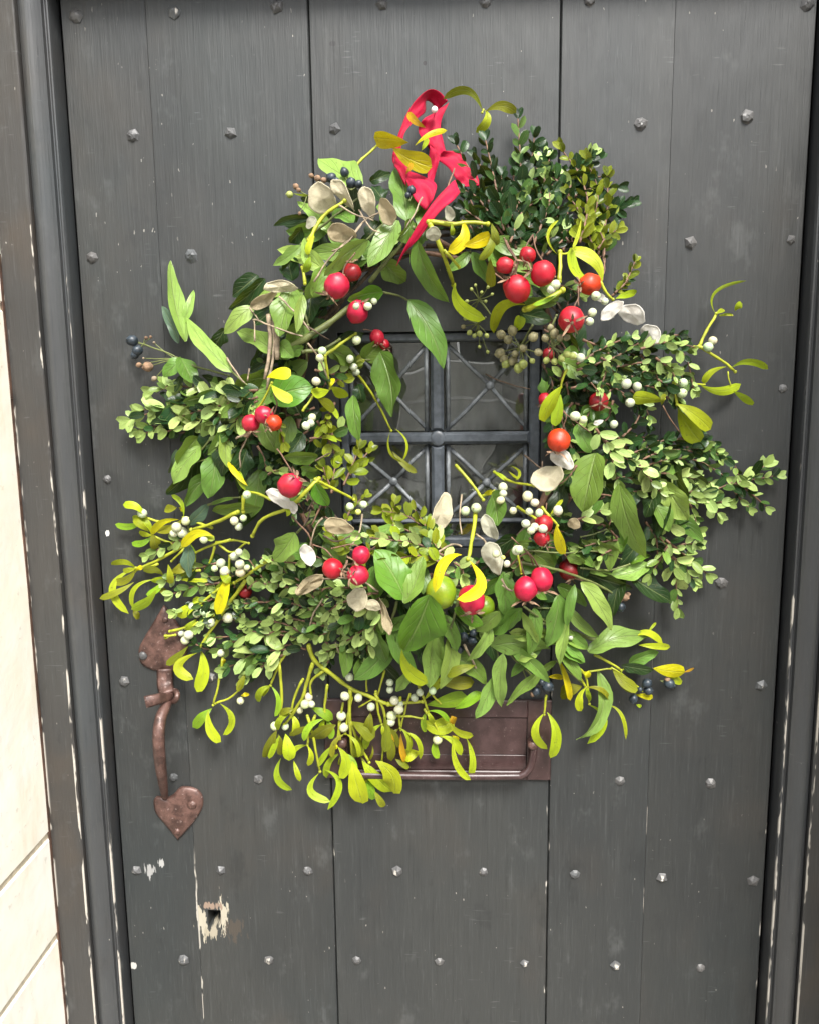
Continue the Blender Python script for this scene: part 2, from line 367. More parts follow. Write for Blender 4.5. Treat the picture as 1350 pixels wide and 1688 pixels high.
# stone wall with the deep doorway; its left reveal shows along the photo's edge
JX0, JX1, DZ = -0.0745, 0.940, 1.955       # inner faces of the stone reveals, underside of the frame head
HF, HS = .034, .30                        # frame face and outer wall face, metres in front of the door
wall = tag(empty('stone_wall', (JX0, 0, 0)), 'cream limestone wall whose sunlit side lines the doorway at left', 'wall')
def wb(name, a, b, mat, bev=.006):
    q = MB(); q.box(a, b, bev); o = q.build(name, mat, None, False)
    o.parent = wall; o.matrix_parent_inverse = Matrix.Translation(-wall.location); return o
def stone_block(x0, x1, y0, y1, z0, z1):
    """a dressed block: every visible edge worn round by a few mm, faces slightly uneven"""
    v = []; f = []; nx = (4, 8, 10); idx = {}
    def P(i, j, k):
        key = (i, j, k)
        if key in idx: return idx[key]
        fr = lambda t, n_, L: 0.0 if t == 0 else 1.0 if t == n_ else .005/L if t == 1 else 1-.005/L if t == n_-1 else (t-1)/(n_-2)
        p = Vector((x0+(x1-x0)*fr(i, nx[0], x1-x0), y0+(y1-y0)*fr(j, nx[1], y1-y0), z0+(z1-z0)*fr(k, nx[2], z1-z0)))
        if 0 < k < nx[2] or 0 < j < nx[1]: p.x += .0012*mnoise.noise(Vector((3, p.y*9, p.z*7)))
        ex = min(i, nx[0]-i) == 0; ey = min(j, nx[1]-j) == 0; ez = min(k, nx[2]-k) == 0
        cen = Vector(((x0+x1)/2, (y0+y1)/2, (z0+z1)/2)); s = ex+ey+ez
        if s > 1:
            dd = Vector(((cen.x > p.x)-(cen.x < p.x) if ex else 0, (cen.y > p.y)-(cen.y < p.y) if ey else 0, (cen.z > p.z)-(cen.z < p.z) if ez else 0))
            p += dd*.0025
        idx[key] = len(v); v.append(p); return idx[key]
    a, b, c = nx
    for i in range(a):
        for j in range(b): f += [(P(i,j,0),P(i,j+1,0),P(i+1,j+1,0),P(i+1,j,0)), (P(i,j,c),P(i+1,j,c),P(i+1,j+1,c),P(i,j+1,c))]
        for k in range(c): f += [(P(i,0,k),P(i+1,0,k),P(i+1,0,k+1),P(i,0,k+1)), (P(i,b,k),P(i,b,k+1),P(i+1,b,k+1),P(i+1,b,k))]
    for j in range(b):
        for k in range(c): f += [(P(0,j,k),P(0,j,k+1),P(0,j+1,k+1),P(0,j+1,k)), (P(a,j,k),P(a,j+1,k),P(a,j+1,k+1),P(a,j,k+1))]
    o = link('stone', v, f, M['stone'], None, False)
    o.parent = wall; o.matrix_parent_inverse = Matrix.Translation(-wall.location)
zj1 = at(80, 1375, HF).z; zj2 = at(100, 1540, HF).z
for side in (0, 1):
    cs = [0.0, .36, zj2, zj1, 1.60, 2.02] if side == 0 else [0.0, .42, .80, 1.22, 1.62, 2.02]
    for i in range(len(cs)-1):
        x0, x1 = (JX0-.42, JX0) if side == 0 else (JX1, JX1+.42)
        stone_block(x0, x1, -HS, .02, cs[i]+.0012, cs[i+1]-.0012)
    xa, xb = (JX0-.42+.01, JX0-.0022) if side == 0 else (JX1+.004, JX1+.42-.01)
    wb('mortar', (xa, -HS+.006, 0), (xb, .018, 2.02), M['mortar'], 0)
stone_block(JX0-.42, JX1+.42, -.055, .02, 2.024, 2.34)
# red primer bead along the joint between frame and stone
rb = MB()
for i in range(24):
    z0 = i*.083; w_ = .0002+.0020*abs(mnoise.noise(Vector((i*.7, 3, 1))))
    rb.box((JX0-.001, -HF-.004, z0), (JX0+w_, -HF+.006, z0+.0829))
rbo = rb.build('sealant_strip', M['redlead'], None, False); rbo.parent = wall; rbo.matrix_parent_inverse = Matrix.Translation(-wall.location)

lane = tag(empty('house_wall', (0, -5.2, 0)), 'grey stone house wall across the lane, mirrored dimly in the door panes', 'wall')
lm = simple('grey_lane_stone', (.52, .50, .45), .9, 0, .45, 2.2, .02)
lv = MB(); rr = random.Random(3)
lmats = [lm, simple('dark_lane_stone', (.14, .135, .125), .9, 0, .4, 3, .02)]
for k in range(9):
    x = -5.0-rr.random()*.4
    while x < 6:
        wv = rr.uniform(.4, 1.0); lv.mi = rr.random() < .3
        lv.box((x+.01, .01*rr.random()-.25, k*.28+.01), (x+wv-.01, .0+.02*rr.random(), k*.28+.27)); x += wv
tag(lv.build('stone_courses', lmats, lane, False), kind='stuff')

# ------------------------------------------------------------------ door frame
frame = tag(empty('door_frame', (0, 0, 0)), 'dark grey painted timber door frame with a worn rounded bead', 'door frame')
def extrude_profile(name, prof, z0, z1, mat, parent, mirror=False):
    """prof: (X, h, wear) points; extruded upright"""
    v = []; f = []; at_ = []; nz = 40
    for k in range(nz+1):
        z = z0+(z1-z0)*k/nz
        for (x, h, w) in prof:
            j = .0012*mnoise.noise(Vector((x*40, z*5, 2))) if w > .3 else 0
            xx = x+j; v.append((0.85-xx if mirror else xx, -h-j*.5, z)); at_.append(w)
    n_ = len(prof)
    for k in range(nz):
        for i in range(n_-1):
            q = (k*n_+i, k*n_+i+1, (k+1)*n_+i+1, (k+1)*n_+i)
            f.append(q if not mirror else q[::-1])
    o = link(name, v, f, mat, parent, False, None, None, at_)
    return o
bead = [(-.003, -.01, 0), (-.0035, .013, .2), (-.0045, .0165, 1), (-.0062, .0168, 1), (-.0075, .0158, 0), (-.0085, .0145, 0), (-.0095, .0150, .1)]
for i in range(9):
    a = math.pi*.55*(1-i/8.0)
    bead.append((-.0215-.0118*math.cos(math.pi*i/8-.0)*-1*-1, .0165+.0135*math.sin(math.pi*(.08+.84*i/8)), 0.12))
bead = bead[:7]+[(-.0098-.0222*i/8, .0165+.0145*math.sin(math.pi*(.10+.62*i/8)), .15) for i in range(9)]+[(-.0330, .0270, 0), (-.0335, -.01, 0)]
flat = [(-.0337, -.01, 0), (-.0338, .0325, .2), (-.0346, .0338, 1), (-.0358, .0340, 1), (-.0372, .0340, .1), (-.060, .0342, 0), (JX0+.006, .0341, .1), (JX0+.001, .0338, .8), (JX0+.0005, .01, .2)]
for mir in (False, True):
    extrude_profile('bead', bead, 0, DZ, M['bead'], frame, mir)
    extrude_profile('jamb', flat, 0, DZ+.06, M['frame'], frame, mir)
hd = MB(); hd.box((JX0+.002, -HF, DZ), (JX1-.002, .02, DZ+.066), .003); hd.build('head', M['frame'], frame, False)

# ------------------------------------------------------------------ plank door
door = tag(empty('plank_door', (.425, 0, 0)), 'dark grey painted plank door studded with rows of iron nails', 'door')
def dpar(o):
    o.parent = door; o.matrix_parent_inverse = Matrix.Translation(-door.location); return o
a = at(556, 546); b = at(889, 905)
WX0, WX1, WZ1, WZ0 = a.x, b.x, at(720, 546).z, at(720, 905).z
k0 = at(343, 1500); k1 = at(366, 1528)
KH = (k0.x, k1.x, k1.z, k0.z)
def plank(x0, x1, holes=(), dh=0.0, bl=.0012, br=.0012):
    xs = sorted({x0, x0+bl, x0+3*bl, x1-3*br, x1-br, x1, *[h[0] for h in holes], *[h[1] for h in holes], *[x0+(x1-x0)*i/7 for i in range(1, 7)]})
    zs = sorted({0.012, DZ-.006, *[h[2] for h in holes], *[h[3] for h in holes], *[.012+(DZ-.018)*i/24 for i in range(1, 24)]})
    inh = lambda x, z: any(h[0] < x < h[1] and h[2] < z < h[3] for h in holes)
    v = []; at_ = []; idx = {}; f = []
    def V(i, j, back):
        k = (i, j, back)
        if k not in idx:
            x, z = xs[i], zs[j]; edge = i in (0, len(xs)-1)
            h = (-1.4*(bl if i == 0 else br) if edge else 0)+dh+.0006*mnoise.noise(Vector((x*9, 1, z*3)))
            idx[k] = len(v); v.append((x, .034 if back else -h, z)); at_.append(1.0 if (i in (0, 1, len(xs)-2, len(xs)-1) and not back) else 0.0)
        return idx[k]
    nx, nz = len(xs)-1, len(zs)-1
    cell = [[not inh((xs[i]+xs[i+1])/2, (zs[j]+zs[j+1])/2) for j in range(nz)] for i in range(nx)]
    for i in range(nx):
        for j in range(nz):
            if not cell[i][j]: continue
            f.append((V(i,j,0), V(i+1,j,0), V(i+1,j+1,0), V(i,j+1,0)))
            f.append((V(i,j,1), V(i,j+1,1), V(i+1,j+1,1), V(i+1,j,1)))
            for (di, dj, p, q) in ((-1,0,(i,j+1),(i,j)), (1,0,(i+1,j),(i+1,j+1)), (0,-1,(i,j),(i+1,j)), (0,1,(i+1,j+1),(i,j+1))):
                ii, jj = i+di, j+dj
                if not (0 <= ii < nx and 0 <= jj < nz and cell[ii][jj]):
                    f.append((V(*p,0), V(*p,1), V(*q,1), V(*q,0)))
    dpar(link('plank', v, f, M['door'], None, False, None, None, at_))
S1, S2, S3, S4 = .1010+.0000, .2870, .5690, .6945
plank(.0025, S1-.0001, [], .0, br=.0003)
plank(S1+.0001, S2-.0005, [KH], .0002, bl=.0003)
plank(S2+.0005, S3-.0005, [(WX0, WX1, WZ0, WZ1)], 0)
plank(S3+.0005, S4-.0001, [], .0002, br=.00025)
plank(S4+.00005, .8475, [], .0001, bl=.00025)
bk = MB(); bk.box((-.02, .036, 0), (WX0-.01, .05, DZ+.02)); bk.box((WX1+.01, .036, 0), (.87, .05, DZ+.02)); bk.box((WX0-.01, .036, 0), (WX1+.01, .05, WZ0-.01)); bk.box((WX0-.01, .036, WZ1+.01), (WX1+.01, .05, DZ+.02))
dpar(bk.build('backing_board', M['dark'], None, False))
# nails: forged heads, six shapes shared
NV = []
for s in range(6):
    rr = random.Random(40+s); v = []; at_ = []; nseg = rr.choice((5, 6, 6, 7)); ph = rr.random()*6
    for ring, (rad, hh) in enumerate(((1.0, -.1), (.98, .12), (.62, .52), (.22, .72))):
        for i in range(nseg):
            c = ph+2*math.pi*i/nseg; q = rad*(1+rr.uniform(-.16, .14))
            v.append((q*math.cos(c), -hh*(1+rr.uniform(-.15, .15)), q*math.sin(c))); at_.append([.1, .15, .6, 1][ring])
    f = []
    for r_ in range(3):
        for i in range(nseg): f.append((r_*nseg+i, r_*nseg+(i+1) % nseg, (r_+1)*nseg+(i+1) % nseg, (r_+1)*nseg+i))
    f.append(tuple(3*nseg+i for i in range(nseg)))
    me = bpy.data.meshes.new('nail'); me.from_pydata(v, [], f); me.materials.append(M['nail'])
    aa = me.attributes.new('wear', 'FLOAT', 'POINT'); aa.data.foreach_set('value', at_); NV.append(me)
NAILS = [(126,27,12),(288,20,12),(458,11,13),(630,8,11),(800,3,11),(972,1,11),(1330,8,12),(219,224,11),(381,220,11),(551,213,11),(1055,205,12),(1230,194,13),
 (153,425,10),(316,422,12),(1137,401,12),(1303,396,9),(178,790,8),(205,1123,10),(349,1117,9),(1188,961,11),(1104,1127,11),(1253,1130,11),
 (287,1281,8),(428,1284,9),(1021,1287,9),(1170,1291,10),(226,1435,9),(365,1435,9),(508,1435,9),(655,1436,10),(796,1437,8),(947,1441,9),(1090,1447,10),(1240,1451,11),
 (303,1582,10),(445,1582,9),(588,1583,8),(724,1585,8),(864,1588,8),(1014,1592,10),(1154,1595,8),(945,1020,5),(1290,640,8)]
for i, (x, y, r) in enumerate(NAILS):
    o = bpy.data.objects.new('nail', NV[i % 6]); COL.objects.link(o); p = at(x, y)
    o.location = p; s = r*pxm(x, y)*.95; o.scale = (s, s*.85, s); o.rotation_euler = (random.uniform(-.12, .12), random.choice((0, 1, 2, 3))*.9, random.uniform(-.12, .12)); dpar(o)

# keyhole back
kb = MB(); kb.box((KH[0]-.004, .030, KH[2]-.004), (KH[1]+.004, .0345, KH[3]+.004)); dpar(kb.build('lock_case', M['dark'], None, False))

# window in the door
win = MB(); hw = .012
fx0, fx1, fz0, fz1 = WX0+.0005, WX1-.0005, WZ0+.0005, WZ1-.0005
win.box((fx0, .006, fz0), (fx0+.010, .024, fz1), .002); win.box((fx1-.013, .006, fz0), (fx1, .024, fz1), .002)
win.box((fx0+.010, .006, fz1-.011), (fx1-.013, .024, fz1), .002); win.box((fx0+.010, .006, fz0), (fx1-.013, .024, fz0+.012), .002)
wino = dpar(win.build('window', M['lead'], None, False))
vx = at(721, 724).x; zb1 = at(720, 723).z; zb2 = at(720, 862).z
def bar(a, b, name='glazing_bar'):
    q = MB(); q.box(a, b, .0035); o = q.build(name, M['lead'], wino, False); return o
bar((vx-.0078, .004, fz0+.012), (vx+.0078, .019, zb1-.009)); bar((vx-.0078, .004, zb1+.009), (vx+.0078, .019, fz1-.011))
bar((fx0+.010, .0035, zb1-.0072), (fx1-.013, .0185, zb1+.0072)); bar((fx0+.010, .009, zb2-.003), (vx-.0097, .016, zb2+.003)); bar((vx+.0097, .009, zb2-.003), (fx1-.013, .016, zb2+.003))
q = MB(); q.ball((vx, .0045, zb1), .0098, 12, 6, Vector((0, 1, 0)), .22); q.build('solder_boss', M['lead'], wino)
cells = [(fx0+.010, vx-.0095, zb1+.0085, fz1-.011), (vx+.0095, fx1-.013, zb1+.0085, fz1-.011), (fx0+.010, vx-.0095, zb2+.003, zb1-.0085), (vx+.0095, fx1-.013, zb2+.003, zb1-.0085), (fx0+.010, vx-.0095, fz0+.012, zb2-.003), (vx+.0095, fx1-.013, fz0+.012, zb2-.003)]
for ci, (x0, x1, z0, z1) in enumerate(cells):
    q = MB(); q.box((x0+.0005, .0175, z0+.0005), (x1-.0005, .0178, z1-.0005)); q.build('pane', M['glass'], wino, False)
    if ci > 3: continue
    cx_, cz_ = (x0+x1)/2+random.uniform(-.004, .004), (z0+z1)/2+random.uniform(-.003, .003)
    q = MB()
    for (ax, az) in ((x0, z0), (x1, z0), (x0, z1), (x1, z1)):
        e = Vector((ax, .0172, az)); c_ = Vector((cx_, .0172, cz_)); q.tube([e, e.lerp(c_, .5)+Vector((0, 0, random.uniform(-.0015, .0015))), c_], .0027, 6, True, .6)
    q.ball((cx_, .0160, cz_), .0055, 8, 6, Vector((0, 1, 0)), .5)
    q.tube([(x0+.0035, .0172, z0), (x0+.0035, .0172, z1)], .003, 6); q.tube([(x1-.0035, .0172, z0), (x1-.0035, .0172, z1)], .003, 6)
    q.build('lead_lattice', M['came'], wino)
# passage close behind the panes; pale patches on its wall imitate pane reflections
rm = N('plaster_pale_reflections'); aa_ = rm.noise(rm.pos(), (14, 5, 5), 1, 4, .6); rm.set(Base_Color=rm.mix(rm.ramp(aa_, .4, .65), (.02, .02, .022), (.66, .62, .56)), Roughness=.9)
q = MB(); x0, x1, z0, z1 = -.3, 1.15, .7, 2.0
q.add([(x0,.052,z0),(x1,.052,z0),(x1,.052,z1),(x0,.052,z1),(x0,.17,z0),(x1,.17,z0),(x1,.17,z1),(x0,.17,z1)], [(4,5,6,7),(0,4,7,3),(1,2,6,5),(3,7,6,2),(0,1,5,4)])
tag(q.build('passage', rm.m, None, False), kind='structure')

# letter plate
lx0, lx1 = at(536, 1215).x, at(907, 1215).x; lz1, lz0 = at(720, 1152).z, at(720, 1282).z
bx = .030*.75
q = MB(); ix0, ix1, iz0, iz1 = lx0+.030, lx1-.030, lz0+.012, lz1-.023
q.box((lx0, -.005, lz0), (ix0, 0, lz1), .0012); q.box((ix1, -.005, lz0), (lx1, 0, lz1), .0012); q.box((ix0, -.005, iz1), (ix1, 0, lz1), .0012); q.box((ix0, -.005, lz0), (ix1, 0, iz0), .0012)
lp = dpar(q.build('letter_plate', M['plate'], None, False)); tag(lp, 'brown letter plate with a drop pull below the wreath')
q = MB(); zm = at(800, 1243).z
q.box((ix0+.0008, -.0022, zm+.0002), (ix1-.0008, .0, iz1-.0008), .0004); q.box((ix0+.0008, -.0024, iz0+.0008), (ix1-.0008, .0, zm-.0002), .0004); q.build('flap', M['plate'], lp, False)
hz = at(720, 1276, .016).z; pr = at(877, 1226, .012); pl = Vector((lx0+(lx1-pr.x), pr.y, pr.z))
q = MB(); rr_ = .0048
pts = [pr+Vector((.002, 0, .004)), pr+Vector((.001, -.003, -.010)), Vector((pr.x-.003, -.018, hz+.012)), Vector((pr.x-.013, -.020, hz+.002)), Vector((pr.x-.03, -.020, hz)), Vector(((pr.x+pl.x)/2, -.0205, hz-.0008)),
       Vector((pl.x+.03, -.020, hz)), Vector((pl.x+.013, -.020, hz+.002)), Vector((pl.x+.003, -.018, hz+.012)), pl+Vector((-.001, -.003, -.010)), pl+Vector((-.002, 0, .004))]
q.tube(smoothpts(pts, 5), rr_, 10); q.build('pull', M['plate'], lp)
for e in (pr, pl):
    q = MB(); q.tube([Vector((e.x, -.002, e.z)), Vector((e.x, -.016, e.z))], .0062, 10); q.ball((e.x, -.0165, e.z), .0068, 10, 6, Vector((0, 1, 0)), .7); q.build('pivot', M['rust'], lp)

# door handle
def cr(x0, y0, s): return lambda x, y: (x0+x/s, y0+y/s)
c4 = cr(150, 980, 3.837)
def outline_plate(name, pts, h, mat, parent, bumpy=.0006, bev=.0022):
    """a forged plate: outline extruded from the door by h with a rounded rim and hammered top"""
    P3 = [at(*c4(x, y), h) for x, y in pts]; P3 = smoothpts(P3+[P3[0]], 3)[:-1]
    cen = sum(P3, Vector())/len(P3); v = []; f = []; n_ = len(P3)
    for (inset, dy) in ((0, h), (0, bev), (.10, 0), (.45, -.0012), (.75, -.0016)):
        for p in P3:
            w = p.lerp(cen, inset*.9); v.append((w.x, -h+dy+bumpy*mnoise.noise(w*220)*(inset > .05), w.z))
    for r_ in range(4):
        for i in range(n_): f.append((r_*n_+i, r_*n_+(i+1) % n_, (r_+1)*n_+(i+1) % n_, (r_+1)*n_+i)[::-1])
    v.append((cen.x, -h-.0018, cen.z)); 
    for i in range(n_): f.append((4*n_+(i+1) % n_, 4*n_+i, len(v)-1))
    return link(name, v, f, mat, parent)
hroot = dpar(empty('door_handle')); tag(hroot, 'rusty forged thumb latch handle with spade ends')
hroot.matrix_parent_inverse = Matrix.Translation(-door.location)
outline_plate('upper_plate', [(457,72),(510,140),(560,215),(600,300),(605,370),(575,440),(515,488),(470,492),(430,490),(380,478),(315,440),(300,350),(345,260),(395,175)], .005, M['rust'], hroot)
q = MB()
s0 = [at(*c4(x, y), h) for x, y, h in ((470,470,.007),(470,520,.0085),(472,575,.012),(485,630,.022))]
q.tube(smoothpts(s0, 4), .0100, 8, True, .35); q.build('strap', M['rust'], hroot)
q = MB(); q.ball(at(*c4(472, 548), .0105), .0042, 10, 6, Vector((0, 1, 0)), .45); q.build('strap_hole', M['dark'], hroot)
q = MB(); l0 = [at(*c4(x, y), h) for x, y, h in ((345,682,.05),(400,668,.046),(460,655,.036),(520,650,.020),(540,640,.004))]
q.tube(smoothpts(l0, 4), [.0075]*4+[.007]*4+[.006]*4+[.0045]*5, 8, True, .22); q.build('thumb_lever', M['rust'], hroot)
q = MB(); l0 = [at(*c4(x, y), h) for x, y, h in ((505,610,.012),(540,612,.020),(548,645,.026),(530,675,.024),(500,672,.018))]
q.tube(smoothpts(l0, 4), .0036, 7); q.build('latch_loop', M['rust'], hroot)
q = MB(); l0 = [at(*c4(x, y), h) for x, y, h in ((492,625,.012),(482,690,.026),(447,770,.042),(432,860,.052),(432,960,.054),(440,1060,.048),(452,1150,.036),(462,1225,.020),(470,1280,.006))]
pts = smoothpts(l0, 5); nn = len(pts)
q.tube(pts, [.0040+.0034*math.sin(math.pi*min(1, max(0, (i/nn)*.95+.08)))**.8 for i in range(nn)], 12); q.build('grip', M['rust'], hroot)
outline_plate('lower_plate', [(548,1560),(500,1500),(450,1440),(405,1380),(395,1310),(420,1285),(475,1292),(520,1270),(560,1228),(620,1225),(680,1250),(706,1300),(700,1360),(660,1430),(610,1490)], .005, M['rust'], hroot)
for (x, y, r, k) in ((330,388,28,'nail'),(470,160,20,'rust'),(640,1330,30,'rust'),(548,1500,22,'rust')):
    q = MB(); q.ball(at(*c4(x, y), .006), r/3.837*pxm(*c4(x, y)), 10, 6, Vector((0, 1, 0)), .5, .2); q.build('rivet', M[k], hroot)

# ------------------------------------------------------------------ wreath
ECX, ECY, ERX, ERY = 715, 680, 235, 290
def ringd(x, y):
    dx, dy = x-ECX, y-ECY; r = math.hypot(dx/ERX, dy/ERY)
    return (r-1)*math.hypot(dx, dy)/max(r, .2)
def hgt(x, y, H):
    d = ringd(x, y); w = 150 if d > 0 else 95
    return .014+1.3*H*math.exp(-(d/w)**2)
wreath = tag(empty('wreath', at(ECX, ECY, .0)), 'round winter wreath of ivy, box, mistletoe, rosehips and honesty pods', 'wreath')
INV = Matrix.Translation(-wreath.location)
def wpar(o, p=None):
    if p is None: o.parent = wreath; o.matrix_parent_inverse = INV
    else: o.parent = p
    return o
CROP = {'A': (450,100,3.375), 'B': (700,150,3.375), 'C': (200,400,3.375), 'D': (900,400,3.375), 'E': (500,450,3.0), 'F': (150,780,3.375),
        'G': (850,700,3.0), 'H': (500,750,3.375), 'I': (400,1020,3.375), 'J': (750,950,3.375), 'K': (150,980,3.837), 'P': (0,0,1.0)}
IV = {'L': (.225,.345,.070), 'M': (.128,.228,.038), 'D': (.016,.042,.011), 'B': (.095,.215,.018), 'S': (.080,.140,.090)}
MI = {'Y': (.30,.37,.012), 'YB': (.52,.46,.005), 'O': (.17,.185,.009), 'G': (.20,.33,.016), 'YG': (.29,.36,.010), 'OR': (.42,.25,.008)}
PROF = {'ivy': lambda t: (t**.62)*((1-t)**.80)/.40, 'mist': lambda t: (t**.95)*((1-t)**.42)/.475, 'box': lambda t: (t**.60)*((1-t)**.50)/.465,
        'heart': lambda t: (t**.38)*((1-t)**.75)/.52}
def leafgeo(P0, P1, P2, w, prof, n=10, mseg=4, roll=0.0, fold=.18, curl=.0, wave=.0, seed=0):
    """a leaf blade on the curve P0 P1 P2, w wide across its view-facing side; folded along the midrib"""
    v = []; uv = []; f = []; pf = PROF[prof]; rr = random.Random(seed); ph = rr.random()*9; asy = rr.uniform(-.12, .12)
    for i in range(n+1):
        t = i/n
        p = P0*(1-t)**2+P1*(2*t*(1-t))+P2*t*t
        tg = ((P1-P0)*(1-t)+(P2-P1)*t)
        if tg.length < 1e-7: tg = P2-P0
        tg.normalize(); V = (CAMP-p).normalized()
        s = tg.cross(V)
        if s.length < 1e-3: s = tg.cross(Vector((0, 0, 1)))
        s.normalize(); nrm = s.cross(tg)
        rl = roll+curl*(t-.5)
        S = s*math.cos(rl)+nrm*math.sin(rl); Nn = nrm*math.cos(rl)-s*math.sin(rl)
        hw = .5*w*max(pf(min(max(t, .004), .999)), .03)
        if i == n: hw *= .15
        for k in range(mseg+1):
            a = 2*k/mseg-1; ed = abs(a)
            ww = hw*(1+asy*a)*(1+wave*.35*math.sin(ph+t*11+a*2)*ed)
            v.append(p+S*(a*ww)+Nn*(fold*ww*ed+wave*w*.16*math.sin(ph*2+t*13+a*1.3)*ed*ed))
            uv.append((k/mseg, t))
    for i in range(n):
        for k in range(mseg):
            b = i*(mseg+1)+k; f.append((b, b+1, b+mseg+2, b+mseg+1))
    return v, f, uv
SEED = [0]
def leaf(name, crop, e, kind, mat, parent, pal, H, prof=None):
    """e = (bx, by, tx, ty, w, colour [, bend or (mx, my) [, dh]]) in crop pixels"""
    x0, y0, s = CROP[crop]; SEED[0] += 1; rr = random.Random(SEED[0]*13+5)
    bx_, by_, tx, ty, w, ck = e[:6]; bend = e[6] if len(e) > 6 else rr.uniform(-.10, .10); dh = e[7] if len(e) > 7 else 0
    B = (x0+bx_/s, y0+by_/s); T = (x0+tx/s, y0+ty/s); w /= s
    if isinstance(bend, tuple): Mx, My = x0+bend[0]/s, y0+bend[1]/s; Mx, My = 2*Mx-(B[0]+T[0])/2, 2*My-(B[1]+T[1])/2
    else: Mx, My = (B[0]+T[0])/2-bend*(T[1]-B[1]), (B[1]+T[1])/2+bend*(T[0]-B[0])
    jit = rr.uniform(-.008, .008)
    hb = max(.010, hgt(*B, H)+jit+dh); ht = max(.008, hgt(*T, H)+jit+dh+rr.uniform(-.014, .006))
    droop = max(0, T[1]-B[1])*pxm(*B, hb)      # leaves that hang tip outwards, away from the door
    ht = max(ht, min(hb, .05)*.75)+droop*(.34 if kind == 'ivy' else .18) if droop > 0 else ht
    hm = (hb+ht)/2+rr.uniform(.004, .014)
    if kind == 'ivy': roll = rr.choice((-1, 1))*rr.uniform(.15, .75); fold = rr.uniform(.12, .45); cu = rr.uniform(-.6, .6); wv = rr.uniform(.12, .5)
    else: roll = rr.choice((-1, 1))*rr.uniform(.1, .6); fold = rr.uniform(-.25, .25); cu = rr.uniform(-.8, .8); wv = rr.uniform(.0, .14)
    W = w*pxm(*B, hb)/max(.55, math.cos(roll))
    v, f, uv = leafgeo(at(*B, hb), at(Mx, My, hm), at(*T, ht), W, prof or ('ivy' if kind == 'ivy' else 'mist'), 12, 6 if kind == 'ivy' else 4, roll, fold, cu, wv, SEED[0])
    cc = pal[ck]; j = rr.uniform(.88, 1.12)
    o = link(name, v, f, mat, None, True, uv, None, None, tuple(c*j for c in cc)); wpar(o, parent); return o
def stems(name, crop, lst, mat, H, nseg=4):
    """lst of (width, (x, y), (x, y) ... [dh]) in crop pixels; returns one mesh"""
    x0, y0, s = CROP[crop]; single = name in ('dry_stalk', 'twig'); root = None if single else wpar(empty(name))
    for st in lst:
        w = st[0]; P = []; q = MB()
        for (x, y) in st[1:]:
            X, Y = x0+x/s, y0+y/s; P.append(at(X, Y, hgt(X, Y, H)))
        rad = .5*w/s*pxm(x0+st[1][0]/s, y0+st[1][1]/s, .05); pts = smoothpts(P, nseg); n_ = len(pts)
        for i in range(1, n_-1): pts[i] = pts[i]+Vector((mnoise.noise(pts[i]*60), 0, mnoise.noise(pts[i]*60+Vector((9, 0, 0)))))*.0012
        q.tube(pts, [rad*(1.15-.35*i/n_+.12*math.sin(i*2.1)) for i in range(n_)], 7)
        if not single:
            for i in (0, n_-1): q.ball(pts[i], rad*1.25, 7, 5)
        o = wpar(q.build(name if single else 'stem', mat), root)
    return root or o

def mistletoe(crop, st, lv, be, H=.072):
    root = stems('mistletoe_sprig', crop, st, M['stemg'], H)
    for e in lv: leaf('mistletoe_leaf', crop, e, 'mist', M['mist'], root, MI, H+.006)
    x0, y0, s = CROP[crop]
    for e in be:
        x, y, r = e[:3]; X, Y = x0+x/s, y0+y/s; h = hgt(X, Y, H+.018)+random.uniform(-.004, .006)
        rad = r/s*pxm(X, Y, h)*random.uniform(.74, .92); q = MB(); ax = Vector((random.uniform(-1, 1), random.uniform(-1, .3), random.uniform(-1, .2)))
        q.ball(at(X, Y, h), rad, 14, 10, ax, 1.06, .04)
        q.mi = 1; q.ball(at(X, Y, h)+ax.normalized()*rad*1.02, rad*.17, 6, 4)
        c = tuple(x*random.uniform(.85, 1.05) for x in (.50, .54, .345)) if len(e) < 4 else {'d': (.42, .46, .32), 'y': (.55, .58, .14)}[e[3]]
        wpar(q.build('mistletoe_berry', [M['berry'], M['sepal']], None, True, c), root)
    return root
def ivy(crop, st, lv, H=.060):
    root = stems('ivy_sprig', crop, st, M['stemi'], H-.004)
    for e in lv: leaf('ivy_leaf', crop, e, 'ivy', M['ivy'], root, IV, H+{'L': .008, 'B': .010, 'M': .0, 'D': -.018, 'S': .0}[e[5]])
    return root

